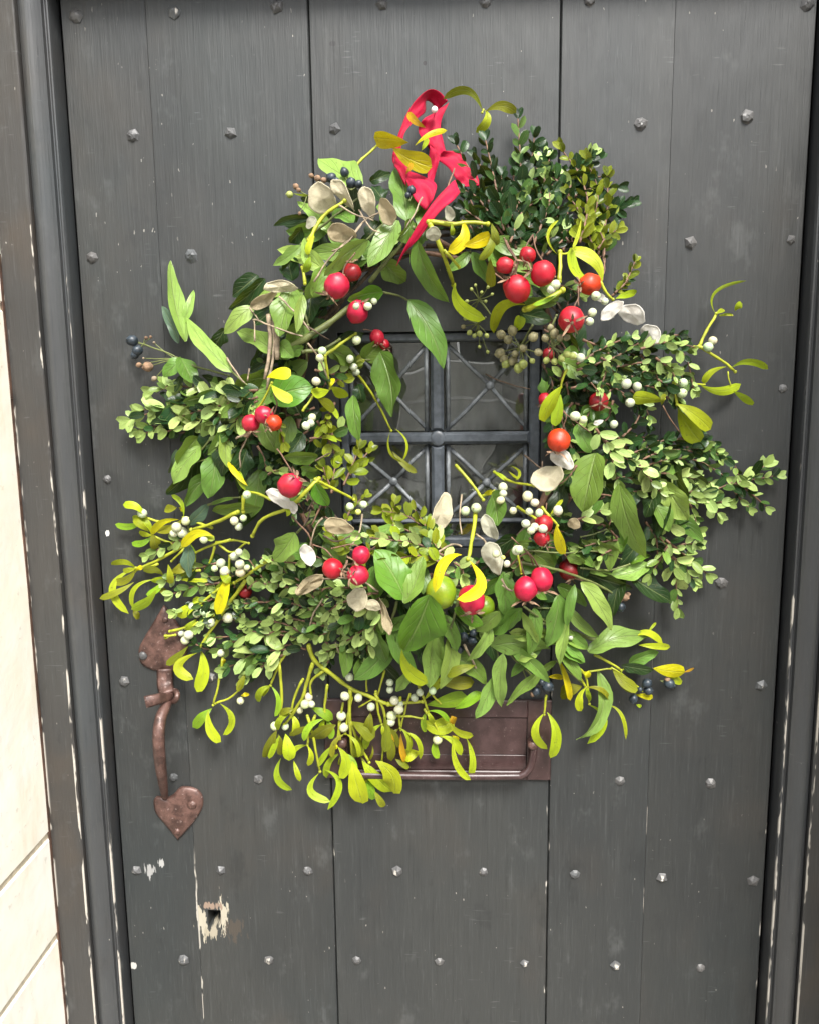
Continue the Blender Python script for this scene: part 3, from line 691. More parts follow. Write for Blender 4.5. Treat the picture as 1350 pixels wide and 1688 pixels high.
# --- ivy
ivy('A', [(14,(160,1020),(300,900),(480,760)),(22,(545,1225),(620,1130),(700,1040),(780,930)),(14,(640,900),(560,960),(440,1090))],
 [(500,690,255,545,140,'L',-.1),(745,890,690,582,185,'M',.08),(695,888,530,1150,130,'M'),(530,1000,285,1200,95,'L',.12),(590,895,535,1010,90,'D'),(200,880,5,920,50,'D',.15),
  (165,930,95,1015,75,'D'),(160,1025,0,1140,62,'L',-.12),(130,1060,60,1200,95,'D'),(175,985,190,1155,42,'L'),(800,1000,980,1345,115,'M',.18),(540,670,655,625,65,'D'),
  (450,900,330,830,80,'M'),(620,780,560,700,90,'D'),(780,890,690,1000,90,'M'),(300,1150,180,1330,110,'M'),(480,1130,420,1000,70,'D'),(640,1040,700,920,80,'D')])
ivy('C', [(12,(310,640),(420,690),(600,740)),(10,(620,720),(700,790)),(16,(960,240),(1000,330),(1040,460)),(34,(890,615),(1030,530),(1180,430),(1330,310))],
 [(360,550,275,100,88,'L',-.08),(320,560,228,350,62,'S'),(330,470,405,263,52,'L'),(620,720,365,415,98,'L',-.1),(600,705,440,545,55,'D'),(335,640,405,787,112,'M'),(345,655,240,748,82,'M'),
  (330,740,300,832,42,'D'),(580,480,508,607,82,'D'),(735,355,575,507,98,'L',.1),(800,200,600,370,95,'D'),(760,180,620,297,105,'D'),(960,240,880,522,152,'M'),(1012,290,975,502,62,'L'),
  (1060,280,1040,452,112,'D'),(1070,300,1125,135,85,'M'),(955,212,930,70,112,'D'),(800,570,720,690,42,'D'),(1020,580,890,650,65,'M',.15),(830,860,1068,800,190,'B',-.05),
  (1170,590,1300,690,102,'M'),(1290,850,1325,1105,88,'M'),(600,780,450,740,52,'D'),(880,560,960,640,90,'M'),(1010,980,930,860,110,'D')])
ivy('C', [(12,(560,1010),(500,1090),(430,1180)),(8,(400,1225),(520,1190))],
 [(430,1080,320,1240,125,'M',.1),(310,1150,265,1285,45,'S'),(440,1130,290,1345,110,'L',.08),(530,1180,490,1420,140,'M',-.05),(1010,1060,930,1180,85,'D'),(1095,1190,905,1195,80,'M'),(1000,1250,1105,1290,70,'M'),
  (520,1050,440,1160,100,'D'),(600,1080,560,1300,150,'D'),(700,1150,650,1330,120,'D')])
ivy('E', [(10,(395,95),(460,110),(522,137)),(16,(0,390),(90,380),(180,330)),(10,(300,430),(380,430))],
 [(395,95,220,137,88,'B',.12),(522,135,690,472,135,'M',-.14,.01),(380,390,435,712,135,'M',-.16,.008),(300,430,388,338,115,'M'),(120,380,262,442,92,'M'),(270,550,290,645,62,'D'),
  (1090,140,1250,150,62,'M'),(1070,200,1225,235,92,'D'),(930,1090,960,1252,112,'M'),(60,1040,122,1152,82,'B'),(150,350,300,300,80,'D'),(10,300,130,240,90,'D'),(1180,60,1260,130,80,'M')])
ivy('F', [(12,(1150,330),(1230,260)),(12,(655,175),(740,145),(830,135)),(12,(545,290),(550,400))],
 [(1135,330,1020,487,132,'M',-.12,.012),(545,287,657,168,72,'S'),(550,400,553,580,76,'S'),(680,212,952,190,72,'M',-.05),(655,178,820,135,24,'M',-.08),(1300,300,1210,400,90,'D')], .058)
ivy('G', [(14,(0,680),(150,705),(260,735),(400,790),(495,845)),(14,(120,980),(260,1020),(410,1072),(550,1070)),(10,(320,708),(460,720),(560,690)),(10,(40,900),(150,980),(210,1040)),(8,(60,625),(240,633),(400,625),(520,665))],
 [(395,140,330,432,182,'M',.02,.012),(510,290,642,662,132,'M',.12,.012),(735,285,852,472,130,'L',.05),(652,690,468,742,102,'L',-.2),(470,735,330,708,36,'M'),(320,780,470,1017,86,'L',-.1),(210,840,150,1097,102,'M',-.12),
  (290,790,252,1000,54,'M'),(358,1125,655,1050,112,'L',-.22,.01),(560,1180,707,1125,62,'M',-.1),(520,1190,682,1215,56,'D'),(230,1040,357,1110,56,'M'),(210,1095,335,1180,52,'M'),
  (530,480,530,605,48,'B'),(565,690,665,650,42,'B',-.2),(600,330,480,430,110,'D'),(440,300,560,420,120,'D'),(250,650,340,690,50,'M'),(690,330,640,460,80,'D')])
ivy('H', [(14,(520,820),(470,1000),(440,1180)),(12,(700,780),(650,840)),(14,(860,800),(840,900),(820,960))],
 [(565,805,398,528,200,'B',.1,.010),(560,825,665,562,112,'M',.1,.014),(705,780,556,1092,240,'B',-.06,.018),(595,1205,520,1317,72,'L'),(740,1010,772,1147,46,'M'),(650,1090,700,1190,52,'D'),
  (400,950,462,1152,112,'M'),(430,940,500,1100,90,'D'),(1090,870,960,980,90,'M'),(840,850,1000,950,90,'B'),(330,1130,300,1250,80,'M')], .062)
ivy('J', [(14,(205,330),(225,390),(240,475)),(13,(258,380),(340,470),(450,580)),(8,(370,510),(405,592)),(8,(270,350),(330,345)),(12,(630,300),(720,330),(810,357),(970,355)),(12,(680,5),(790,50),(900,105)),(8,(560,470),(700,590)),(9,(575,380),(575,470))],
 [(340,180,200,322,112,'M'),(372,180,258,312,86,'M'),(300,312,472,320,58,'L'),(450,330,300,392,34,'L',.15),(345,462,456,440,56,'L'),(170,330,222,472,82,'D'),(265,430,258,728,86,'L',.1,.012),(230,540,114,792,92,'L',-.06,.008),
  (258,590,190,700,45,'D'),(560,470,284,717,62,'M',.08),(790,520,670,907,78,'L',(815,760)),(640,310,740,400,62,'M'),(590,380,720,480,56,'M'),(500,140,420,300,90,'D'),(350,390,420,500,70,'D')], .056)

# --- mistletoe
mistletoe('A', [(15,(430,632),(500,550),(582,470))],
 [(755,455,563,430,92,'YB',.04,.02),(665,488,883,592,112,'YB',.10,.03),(848,372,750,288,44,'OR',-.12,.03),(790,472,967,388,34,'YB',-.22,.03),(825,500,862,430,32,'Y',0,.02),(740,632,778,572,28,'OR',0,.03)], [], .055)
mistletoe('B', [(12,(325,105),(318,120))], [(320,112,103,45,50,'O',(235,-2)),(335,108,283,230,56,'Y',(345,165)),(338,115,507,122,60,'O',(425,82))], [], .05)
mistletoe('A', [(20,(200,1000),(240,930),(290,860),(400,780)),(17,(170,1160),(195,1080),(225,985)),(16,(180,1240),(165,1150))],
 [(230,960,190,1080,40,'YG'),(120,740,200,750,14,'Y'),(210,1090,180,1180,50,'G')], [])
mistletoe('B', [(22,(20,728),(140,740),(250,732),(350,740)),(24,(30,745),(90,880),(160,1080)),(16,(110,890),(190,980))],
 [(205,715,128,893,78,'YB',(215,820)),(215,860,362,800,84,'YB',.08),(168,1070,335,1268,80,'Y',(195,1190)),(150,735,155,805,30,'Y'),(370,735,400,860,50,'O'),(372,745,300,940,55,'O',(370,860)),(362,930,368,1092,62,'O')],
 [], .070)
mistletoe('B', [(28,(555,1215),(650,1175),(765,1108)),(22,(746,1060),(748,980),(750,895)),(16,(970,1060),(1000,1110),(1045,1160)),(12,(750,905),(790,905))],
 [(558,1190,383,1348,76,'Y',(430,1200)),(490,1330,540,1255,52,'YG'),(742,915,742,718,20,'YG',(682,810)),(870,700,822,872,22,'Y',(850,800)),(985,1062,803,877,82,'Y',(940,930)),(958,1062,812,870,56,'YG',(840,1010)),(1060,1155,1178,1118,46,'YG'),
  (740,1130,600,1190,30,'G')],
 [(725,1078,32),(702,1105,28,'d'),(930,1232,30),(915,1282,30),(950,1140,30),(1000,1170,22)], .075)
mistletoe('D', [(17,(850,580),(890,490),(945,395)),(17,(850,575),(950,640),(1050,718)),(8,(1010,720),(1015,760),(1025,790)),(8,(965,405),(1035,405)),(14,(820,580),(855,570)),(10,(825,790),(880,790))],
 [(938,392,1113,212,20,'YG',(940,275)),(960,408,1037,405,16,'YG',-.2),(1050,380,1090,340,42,'YG'),(945,395,985,370,30,'Y'),(1030,695,1233,704,44,'YG',(1130,662)),(1000,690,876,787,42,'Y',(915,725)),(855,790,1082,785,58,'Y',(970,825)),(1040,828,1147,905,46,'YG')],
 [(925,545,32),(900,580,34)], .060)
mistletoe('D', [(18,(708,780),(715,830),(727,900)),(8,(640,890),(660,870))],
 [(655,885,478,858,82,'Y',.05),(640,905,655,840,30,'O'),(725,897,913,1040,92,'Y',-.1),(730,915,857,1108,102,'YG',.08)],
 [(760,780,30),(755,838,32),(445,785,32,'d'),(505,800,32,'d'),(465,890,30,'d'),(160,965,32),(205,985,30),(150,630,28,'d'),(190,640,30,'d'),(375,1010,30,'d')], .062)
mistletoe('E', [(13,(230,460),(300,540),(370,650),(435,780)),(14,(115,400),(190,350),(260,300)),(13,(110,410),(120,480),(135,570)),(11,(0,680),(40,620),(70,570)),(14,(60,1020),(160,1070),(250,1120)),(12,(360,580),(378,560))],
 [(430,785,490,935,14,'YG',(425,880)),(450,768,490,930,14,'YG',(512,840)),(440,880,562,987,36,'O',.12),(130,578,42,592,58,'Y'),(140,562,210,618,62,'Y'),(135,565,150,520,24,'YB'),(70,620,160,680,60,'O')],
 [(262,165,22),(320,165,24),(350,140,20,'d'),(265,333,27),(95,385,26),(83,420,25),(232,425,24,'d'),(250,465,24,'d'),(262,490,20,'d'),(65,535,24),(380,602,24),(45,715,26),(15,755,25),(38,742,24),(232,1155,22),(298,1145,23),(272,1182,19,'y')])
mistletoe('E', [(11,(1300,480),(1280,530),(1272,565))], [(1275,560,1188,737,82,'YG',.12,.01),(1270,600,1245,758,66,'G'),(1060,285,1080,215,46,'YG')], [])
mistletoe('C', [(12,(760,930),(800,860),(840,780))], [(812,750,946,738,74,'YB',-.22,.01),(838,790,957,880,68,'Y',.15,.01),(705,1352,598,1218,38,'YB',-.08,.01)], [(1110,610,0.1)])
mistletoe('F', [(20,(1270,30),(1190,110),(1100,195),(960,255),(900,350)),(20,(820,215),(690,275),(560,315)),(15,(1000,145),(940,115),(880,105)),(18,(850,130),(850,215))],
 [(325,325,238,253,42,'YG'),(490,258,338,342,42,'YB',(395,275)),(345,330,368,422,62,'O'),(480,190,412,200,52,'O'),(685,352,508,412,58,'YB',(590,338)),(600,330,690,370,40,'Y'),(865,100,818,-12,44,'Y',-.1),(490,190,520,210,30,'YB'),(1090,240,1110,190,40,'YG')],
 [(800,265,32),(850,250,25),(825,298,24,'d'),(870,120,30),(530,265,30),(478,300,30),(510,330,34),(462,335,26),(630,370,28)], .072)
mistletoe('F', [(18,(512,405),(400,470),(245,545)),(15,(690,400),(670,470),(640,535)),(13,(700,385),(800,375),(880,390)),(13,(720,400),(790,440),(860,390)),(12,(520,420),(450,490))],
 [(242,530,212,782,46,'Y',(120,640)),(242,605,50,698,40,'O',-.1),(352,592,232,748,30,'Y',(245,640)),(368,645,226,758,56,'Y',(310,715)),(235,755,272,808,40,'O'),(430,508,442,617,42,'Y'),(445,545,527,515,60,'O'),(355,610,452,580,36,'Y'),(470,585,665,595,26,'YG'),
  (250,540,290,520,30,'YB'),(360,640,420,660,36,'O')], [], .055)
mistletoe('F', [(18,(980,490),(900,550),(800,610)),(20,(860,600),(770,730),(690,845),(600,985)),(15,(440,880),(560,850),(690,790)),(16,(720,640),(660,690),(590,740)),(14,(770,560),(775,460)),(12,(595,830),(560,850)),(14,(415,905),(470,900))],
 [(767,560,700,785,78,'YB',-.05,.012),(592,1000,572,1146,62,'Y',(490,1075)),(612,985,592,1218,78,'Y',(628,1100)),(545,960,420,1068,44,'O'),(600,715,478,795,64,'YG'),(690,640,800,590,50,'Y'),(640,740,570,700,50,'YG'),(590,810,520,870,40,'Y'),(720,560,780,600,50,'YG'),(440,905,410,912,30,'O')],
 [(725,500,30,'d'),(748,545,32),(690,530,24),(830,505,32),(835,550,32),(800,462,28,'d'),(825,440,25,'d'),(565,740,28),(590,780,32),(630,770,28),(670,830,28),(765,805,32),(545,900,34),(525,930,30),(505,890,22),(870,525,20)], .068)
mistletoe('K', [(16,(835,400),(815,540),(775,700)),(13,(790,690),(900,640),(1020,510))],
 [(768,720,645,840,72,'G'),(745,730,825,932,66,'YG',(755,850)),(820,690,838,888,50,'YG',(895,790)),(980,500,940,615,50,'O'),(830,400,850,440,30,'YB'),(950,640,1000,625,30,'YB')],
 [(825,370,30),(948,672,31)], .06)
mistletoe('H', [(22,(955,330),(940,450),(915,580)),(18,(850,60),(930,150),(1000,250)),(15,(1060,95),(1150,150),(1280,172)),(14,(990,230),(1060,200)),(14,(1190,290),(1300,360),(1350,400)),(10,(1190,550),(1210,660))],
 [(880,555,732,765,66,'YB',(775,600),.03),(925,590,852,803,78,'YB',(985,730),.03),(1150,60,1180,140,18,'YG',(1200,95)),(1060,92,1130,145,26,'Y'),(1000,225,1050,200,34,'YB'),(1140,90,1190,130,14,'YG')],
 [(900,312,30),(960,295,32),(1108,180,30),(1110,215,28),(1095,252,30),(1245,230,33),(1285,265,30),(1165,310,28),(1235,382,28),(1285,400,28),(1310,322,30),(1070,550,28),(1130,605,26),(1185,530,33),(1330,410,28),(1265,420,26),(1110,570,15,'y')], .076)
mistletoe('G', [(13,(130,410),(165,455),(205,500))], [(200,495,246,637,62,'YB',.12,.01),(165,450,230,370,22,'Y')], [(65,430,22),(207,424,27),(15,617,24)], .08)
mistletoe('H', [(14,(560,1080),(550,1100))], [(548,1085,692,1268,84,'YG',(585,1200),.012)], [], .062)
mistletoe('I', [(24,(370,150),(400,230),(500,310),(600,385),(720,440),(810,475)),(20,(392,250),(360,360),(330,450),(235,590)),(15,(450,290),(385,350),(382,430)),(17,(205,250),(222,420),(205,590)),(20,(600,390),(596,560),(618,800)),(16,(362,540),(400,680),(432,850)),(16,(595,560),(640,680),(705,800)),(12,(560,470),(540,600),(520,710))],
 [(192,620,130,772,62,'O'),(208,650,150,778,38,'YG'),(200,640,215,760,50,'O'),(240,640,262,790,78,'YG'),(215,775,278,952,44,'Y',(195,885)),(285,788,320,905,34,'YG'),(382,495,505,560,62,'G'),(520,590,385,668,82,'O'),(400,600,262,652,38,'O',.12),(290,500,210,525,42,'O'),
  (425,860,492,1018,48,'Y',(378,960)),(455,838,474,1062,42,'Y',(540,920)),(500,705,415,822,38,'Y'),(530,712,540,887,68,'YG',(578,800)),(612,790,668,1028,112,'YG',.06,.008),(680,860,720,1008,66,'G'),(665,790,832,962,88,'YG',.08,.006),(735,960,786,1048,44,'O'),(520,690,510,720,40,'YB'),
  (610,570,737,657,84,'O'),(712,520,690,642,62,'O'),(640,650,642,772,72,'O')],
 [(180,597,30),(370,435,30),(350,475,28),(385,475,26),(320,510,22),(570,430,30),(645,440,28),(595,325,28,'d'),(550,540,32),(565,605,32),(240,600,22)], .066)
mistletoe('I', [(20,(810,475),(900,468),(1000,460)),(15,(740,420),(790,520),(785,650),(775,795)),(12,(690,250),(692,400)),(12,(790,290),(750,430)),(13,(860,540),(930,540),(1000,555)),(12,(930,420),(900,520),(880,620)),(10,(650,490),(720,450)),(12,(1030,340),(1060,430),(1100,470))],
 [(740,790,842,972,112,'YG',(830,870),.006),(790,540,790,742,62,'O'),(822,640,828,792,54,'O'),(880,640,905,795,40,'OR',(885,730)),(900,630,988,782,32,'Y',(975,680)),(992,740,888,772,76,'YG',.08),(850,780,930,825,40,'O'),(990,555,1172,560,102,'Y',(1080,600)),(1020,480,1247,430,88,'G',.06),(1180,500,1327,408,66,'G'),
  (1145,560,1282,652,42,'Y',(1195,630)),(1172,655,1267,897,42,'Y',(1185,800)),(1240,658,1266,892,40,'Y',(1280,770)),(1160,540,1180,580,50,'OR'),(1165,650,1200,680,36,'YB'),(1295,258,1128,312,62,'O'),(1050,330,1287,352,82,'O',.12),(1010,450,1132,318,42,'YG'),(840,620,830,690,40,'OR'),(720,700,700,790,16,'O',-.3)],
 [(820,355,25,'d'),(820,395,24,'d'),(845,455,30),(870,505,30),(830,540,30),(825,575,28),(1055,400,28),(985,410,28,'d'),(955,440,24,'d'),(715,490,25,'d'),(880,475,20)], .064)
mistletoe('J', [(15,(640,470),(720,550),(745,710)),(13,(505,665),(500,720),(494,770)),(11,(740,530),(800,520),(862,515)),(10,(870,510),(950,560),(1040,640)),(10,(575,470),(600,560))],
 [(740,715,734,932,48,'Y',(822,800)),(850,715,948,908,24,'YG',(925,775)),(812,690,852,747,32,'Y'),(582,470,640,692,42,'YB',-.08),(705,610,582,665,84,'O'),(515,560,600,562,34,'YB'),(495,760,512,962,54,'Y',(445,870)),(510,755,528,1012,66,'YG',(562,880)),(875,515,1005,642,72,'O',.08),(1000,660,1098,676,38,'YB'),(1005,712,1035,725,22,'YG'),(715,530,750,560,40,'YB')],
 [(640,340,18,'d')], .056)
mistletoe('G', [(10,(410,1072),(550,1070))], [(555,1070,725,1082,36,'Y',(640,1025)),(605,1090,762,1100,38,'YG'),(650,1028,692,978,15,'YG'),(678,1205,835,1225,78,'YB',.05),(755,1250,822,1268,44,'YG'),(830,1225,880,1205,14,'OR'),(478,1212,602,1312,66,'O',.1)], [(470,1085,20,'d'),(505,1082,18,'d')], .05)

rm_ = random.Random(23)
def mistletoe_tuft(x, y, ang, l_, berries=1):
    """a forked shoot: stem, node, a leaf pair, berries in the fork (photo pixels, y down)"""
    a = R(ang); nx, ny = x+l_*math.cos(a), y+l_*math.sin(a); st = [(4.4, (x, y), ((x+nx)/2+rm_.uniform(-3, 3), (y+ny)/2+rm_.uniform(-3, 3)), (nx, ny))]; lv = []
    for sg in (-1, 1):
        b = a+sg*rm_.uniform(.25, .75); L = rm_.uniform(34, 52); mx_, my_ = nx+L*.55*math.cos(b+sg*.35), ny+L*.55*math.sin(b+sg*.35)
        lv.append((nx, ny, nx+L*math.cos(b), ny+L*math.sin(b), rm_.uniform(8, 15), rm_.choice(('Y', 'YG', 'YG', 'G', 'O')), (mx_, my_)))
    if rm_.random() < .5:
        b = a+rm_.uniform(-.3, .3); lv.append((nx, ny, nx+22*math.cos(b), ny+22*math.sin(b), 10, 'YG'))
    be = [(nx+rm_.uniform(-9, 9), ny+rm_.uniform(-9, 9), 9) for _ in range(berries)]
    mistletoe('P', st, lv, be if rm_.random() < .5 else [], .060)
for (x, y, an, l_, nb) in ((300,900,200,52,0),(330,940,170,60,1),(280,860,190,40,2),(380,890,160,60,1),(260,930,170,36,0),(350,870,200,50,0),
    (500,1120,110,60,0),(540,1130,95,55,1),(580,1150,100,60,0),(620,1140,80,55,1),(660,1150,90,50,0),(690,1130,70,45,0),(560,1190,85,50,0),(470,1080,115,55,1),(600,1200,100,45,0),(700,1170,60,50,1),(520,1180,105,50,0),(940,1090,60,50,0),(980,1080,30,50,0)):
    mistletoe_tuft(x, y, an, l_, nb)

# --- box
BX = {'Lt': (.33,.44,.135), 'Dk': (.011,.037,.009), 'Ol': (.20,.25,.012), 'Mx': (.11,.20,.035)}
BOXL = []      # every box leaf: (size score, geometry, colour key, sprig)
BOXS = [ # crop, code, leaf px (photo), points...
 ('P','Dk',25,(850,400),(858,300),(853,196)),('P','Dk',25,(830,380),(815,300),(800,232)),('P','Dk',25,(830,370),(785,300),(752,238)),('P','Dk',24,(860,390),(890,320),(905,262)),('P','Dk',24,(840,360),(870,300),(880,225)),
 ('P','Dk',23,(840,400),(800,370),(765,345)),('P','Dk',23,(850,410),(830,350),(826,290)),('P','Dk',23,(870,400),(915,350),(935,300)),('P','Dk',23,(830,390),(790,330),(762,312)),('P','Dk',22,(870,410),(900,380),(905,340)),
 ('P','Dk',22,(850,420),(860,385),(880,370)),('P','Mx',22,(840,400),(860,350),(895,325)),('P','Dk',22,(820,400),(800,385),(775,330)),('P','Dk',22,(900,420),(930,390),(935,350)),('P','Mx',20,(880,400),(905,330),(895,290)),
 ('P','Ol',24,(955,400),(968,340),(955,290),(925,246)),('P','Ol',22,(965,390),(985,320),(965,262)),('P','Ol',22,(985,420),(1000,350),(1000,290)),('P','Dk',22,(985,430),(1000,400),(1012,375)),('P','Ol',21,(980,420),(960,360),(935,320)),('P','Dk',21,(960,430),(990,380),(990,330)),('P','Ol',22,(985,410),(1000,390),(1018,378)),
 ('D','Ol',17,(380,280),(440,220),(492,105)),('D','Dk',17,(360,300),(430,240),(460,200)),
 ('P','Mx',21,(950,610),(1010,590),(1070,560),(1135,575)),('P','Mx',21,(960,620),(1040,600),(1100,600),(1140,640)),('P','Lt',22,(1055,575),(1100,565),(1130,590),(1142,640)),('P','Dk',22,(970,610),(1030,630),(1080,640),(1105,660)),('P','Mx',20,(950,600),(1000,570),(1040,555)),
 ('P','Mx',20,(1010,640),(985,660),(965,690)),('P','Dk',21,(1000,600),(1050,610),(1080,620)),('P','Dk',20,(940,640),(990,630),(1030,650)),('P','Lt',20,(1080,590),(1105,610),(1118,640)),('P','Mx',19,(960,560),(1000,580),(1010,620)),('P','Lt',19,(990,590),(1000,600),(990,640)),('P','Mx',20,(1010,660),(1000,690),(980,700)),('P','Dk',18,(1025,720),(1045,700),(1056,678)),
 ('P','Dk',20,(1060,570),(1090,555),(1120,552)),
 ('G','Lt',25,(395,20),(440,90),(470,160),(500,270)),('G','Lt',24,(440,80),(500,130),(560,180)),('G','Lt',22,(470,130),(435,200),(425,260)),('G','Dk',22,(560,190),(640,120),(745,70)),('G','Mx',22,(560,200),(740,130),(930,140),(1060,180),(1100,250)),('G','Mx',21,(620,210),(760,170),(900,180),(1040,260)),
 ('G','Lt',24,(640,230),(800,250),(960,285)),('G','Mx',22,(800,340),(1000,310),(1150,275),(1285,252)),('G','Lt',30,(1090,285),(1150,262),(1225,205)),('G','Mx',21,(1090,290),(1150,330),(1235,405)),('G','Mx',20,(1060,300),(1110,370),(1150,410)),('G','Lt',25,(760,350),(880,370),(1040,385)),('G','Lt',25,(830,350),(880,440),(890,570)),
 ('G','Lt',25,(700,480),(780,500),(890,520)),('G','Lt',26,(740,570),(840,650),(940,735)),('G','Lt',26,(745,590),(780,700),(800,905)),('G','Lt',25,(745,600),(710,670),(665,740)),('G','Lt',25,(770,650),(830,700),(875,770)),('G','Mx',23,(690,520),(760,470),(860,470)),('G','Lt',24,(610,200),(660,270),(720,340)),('G','Mx',22,(560,190),(650,230),(700,270)),('G','Mx',22,(640,480),(690,560),(700,640)),('G','Lt',23,(770,620),(830,590),(890,590)),('G','Mx',21,(840,110),(960,130),(1000,160)),
 ('G','Lt',24,(860,330),(930,350),(1000,440)),('G','Dk',22,(600,250),(700,220),(830,220)),('G','Mx',22,(660,330),(760,310),(860,280)),
 ('G','Dk',20,(480,635),(300,620),(100,600)),('G','Mx',22,(500,570),(400,585),(310,610)),('G','Lt',24,(300,470),(360,450),(420,425)),('G','Mx',22,(500,560),(460,510),(470,470)),('G','Dk',20,(440,500),(350,480),(260,470)),('G','Mx',20,(470,620),(430,640),(410,670)),
 ('H','Ol',25,(800,560),(700,440),(580,340),(440,312)),('H','Lt',24,(780,560),(620,490),(460,470),(320,455)),('H','Ol',24,(770,600),(640,560),(470,590)),('H','Ol',22,(740,520),(680,400),(620,305)),('H','Lt',23,(750,540),(680,470),(560,410)),('H','Ol',22,(700,520),(540,470),(400,440)),('H','Lt',25,(840,600),(880,630),(890,670)),('H','Lt',24,(800,600),(770,560),(745,560)),('H','Mx',21,(780,520),(720,440),(700,380)),
 ('H','Lt',24,(420,770),(240,780),(60,860)),('H','Mx',24,(420,800),(230,860),(40,960)),('H','Lt',23,(420,820),(260,920),(90,1010)),('H','Mx',23,(430,840),(320,980),(180,1085)),('H','Lt',22,(440,860),(380,1000),(340,1140)),('H','Mx',23,(420,830),(300,900),(240,960)),('H','Dk',23,(460,850),(370,900),(290,950)),('H','Lt',23,(380,770),(200,830),(110,900)),('H','Mx',22,(360,740),(160,740),(20,770)),('H','Lt',22,(420,900),(280,1010),(120,1100)),('H','Mx',21,(300,800),(180,790),(100,820)),('H','Lt',21,(400,960),(340,1060),(260,1110)),
 ('F','Mx',22,(1330,800),(1100,720),(850,725)),('F','Lt',24,(1330,900),(1100,880),(880,900),(690,915)),('F','Lt',24,(1200,900),(1050,830),(880,830)),('F','Lt',28,(1090,980),(920,1000),(760,1085)),('F','Lt',27,(1070,1010),(980,1060),(890,1120)),('F','Lt',23,(1300,740),(1150,620),(1060,590)),('F','Mx',22,(1250,650),(1100,560),(1000,500)),('F','Lt',24,(1120,640),(980,600),(880,480)),('F','Mx',22,(1250,760),(1000,750),(780,740)),('F','Lt',24,(720,610),(580,630),(460,670)),('F','Lt',22,(950,470),(1050,490),(1150,500)),
 ('F','Lt',23,(560,350),(430,400),(330,450)),('F','Mx',22,(680,700),(580,740),(480,770)),('F','Lt',24,(940,880),(830,920),(720,980)),('F','Lt',24,(1000,900),(860,860),(830,780)),('F','Mx',22,(1200,980),(1080,960),(960,1060)),('F','Lt',22,(1300,850),(1180,820),(1080,800)),('F','Lt',23,(1330,960),(1260,900),(1160,900)),('F','Mx',22,(1330,700),(1200,680),(1080,700)),('F','Lt',24,(880,640),(930,600),(980,620)),('F','Mx',21,(700,500),(560,540),(420,600)),
 ('C','Lt',31,(760,820),(560,840),(300,900),(55,985)),('C','Lt',29,(700,840),(480,820),(330,800),(185,825)),('C','Lt',29,(720,870),(500,920),(300,980),(140,1060)),('C','Lt',28,(650,900),(450,990),(260,1050)),('C','Lt',27,(620,840),(500,870),(340,860)),('C','Lt',28,(430,880),(280,920),(120,930)),('C','Mx',25,(620,860),(560,950),(520,1010)),('C','Lt',25,(700,900),(640,1000),(550,1080)),('C','Dk',24,(600,960),(540,1060),(510,1140)),('C','Dk',23,(720,1060),(660,1160),(620,1270)),('C','Dk',23,(760,1130),(800,1210),(810,1290)),
 ('C','Dk',24,(660,980),(560,920),(480,880)),('C','Mx',23,(680,960),(620,1010),(600,1100)),('C','Dk',23,(560,1010),(600,1120),(700,1200)),('C','Lt',24,(820,1290),(850,1270),(880,1270)),('C','Mx',22,(760,880),(680,930),(650,1000)),('C','Lt',24,(760,860),(720,880),(740,920)),
 ('C','Ol',21,(860,980),(890,1040),(905,1110)),('C','Ol',23,(1090,990),(1150,1090),(1190,1180)),('C','Ol',22,(1180,780),(1240,740),(1290,700)),('C','Ol',21,(1190,890),(1160,950),(1140,1010)),('C','Ol',21,(1050,1090),(1120,1080),(1200,1050)),('C','Mx',21,(1160,1080),(1220,1030),(1280,1020)),('E','Ol',24,(140,1090),(150,1000),(170,920)),('E','Ol',24,(200,1050),(240,960),(275,870)),('E','Ol',22,(230,1000),(270,950),(325,880)),('E','Ol',20,(150,1080),(120,1020),(100,960)),
 ('E','Mx',21,(60,480),(140,500),(230,480)),('E','Ol',21,(180,540),(220,490),(260,450)),('E','Dk',22,(1180,450),(1220,520),(1240,600)),('E','Mx',21,(1270,700),(1300,800),(1330,880)),('E','Dk',22,(1330,640),(1290,700),(1260,790)),('E','Mx',20,(1350,950),(1300,1020),(1230,1060)),
]
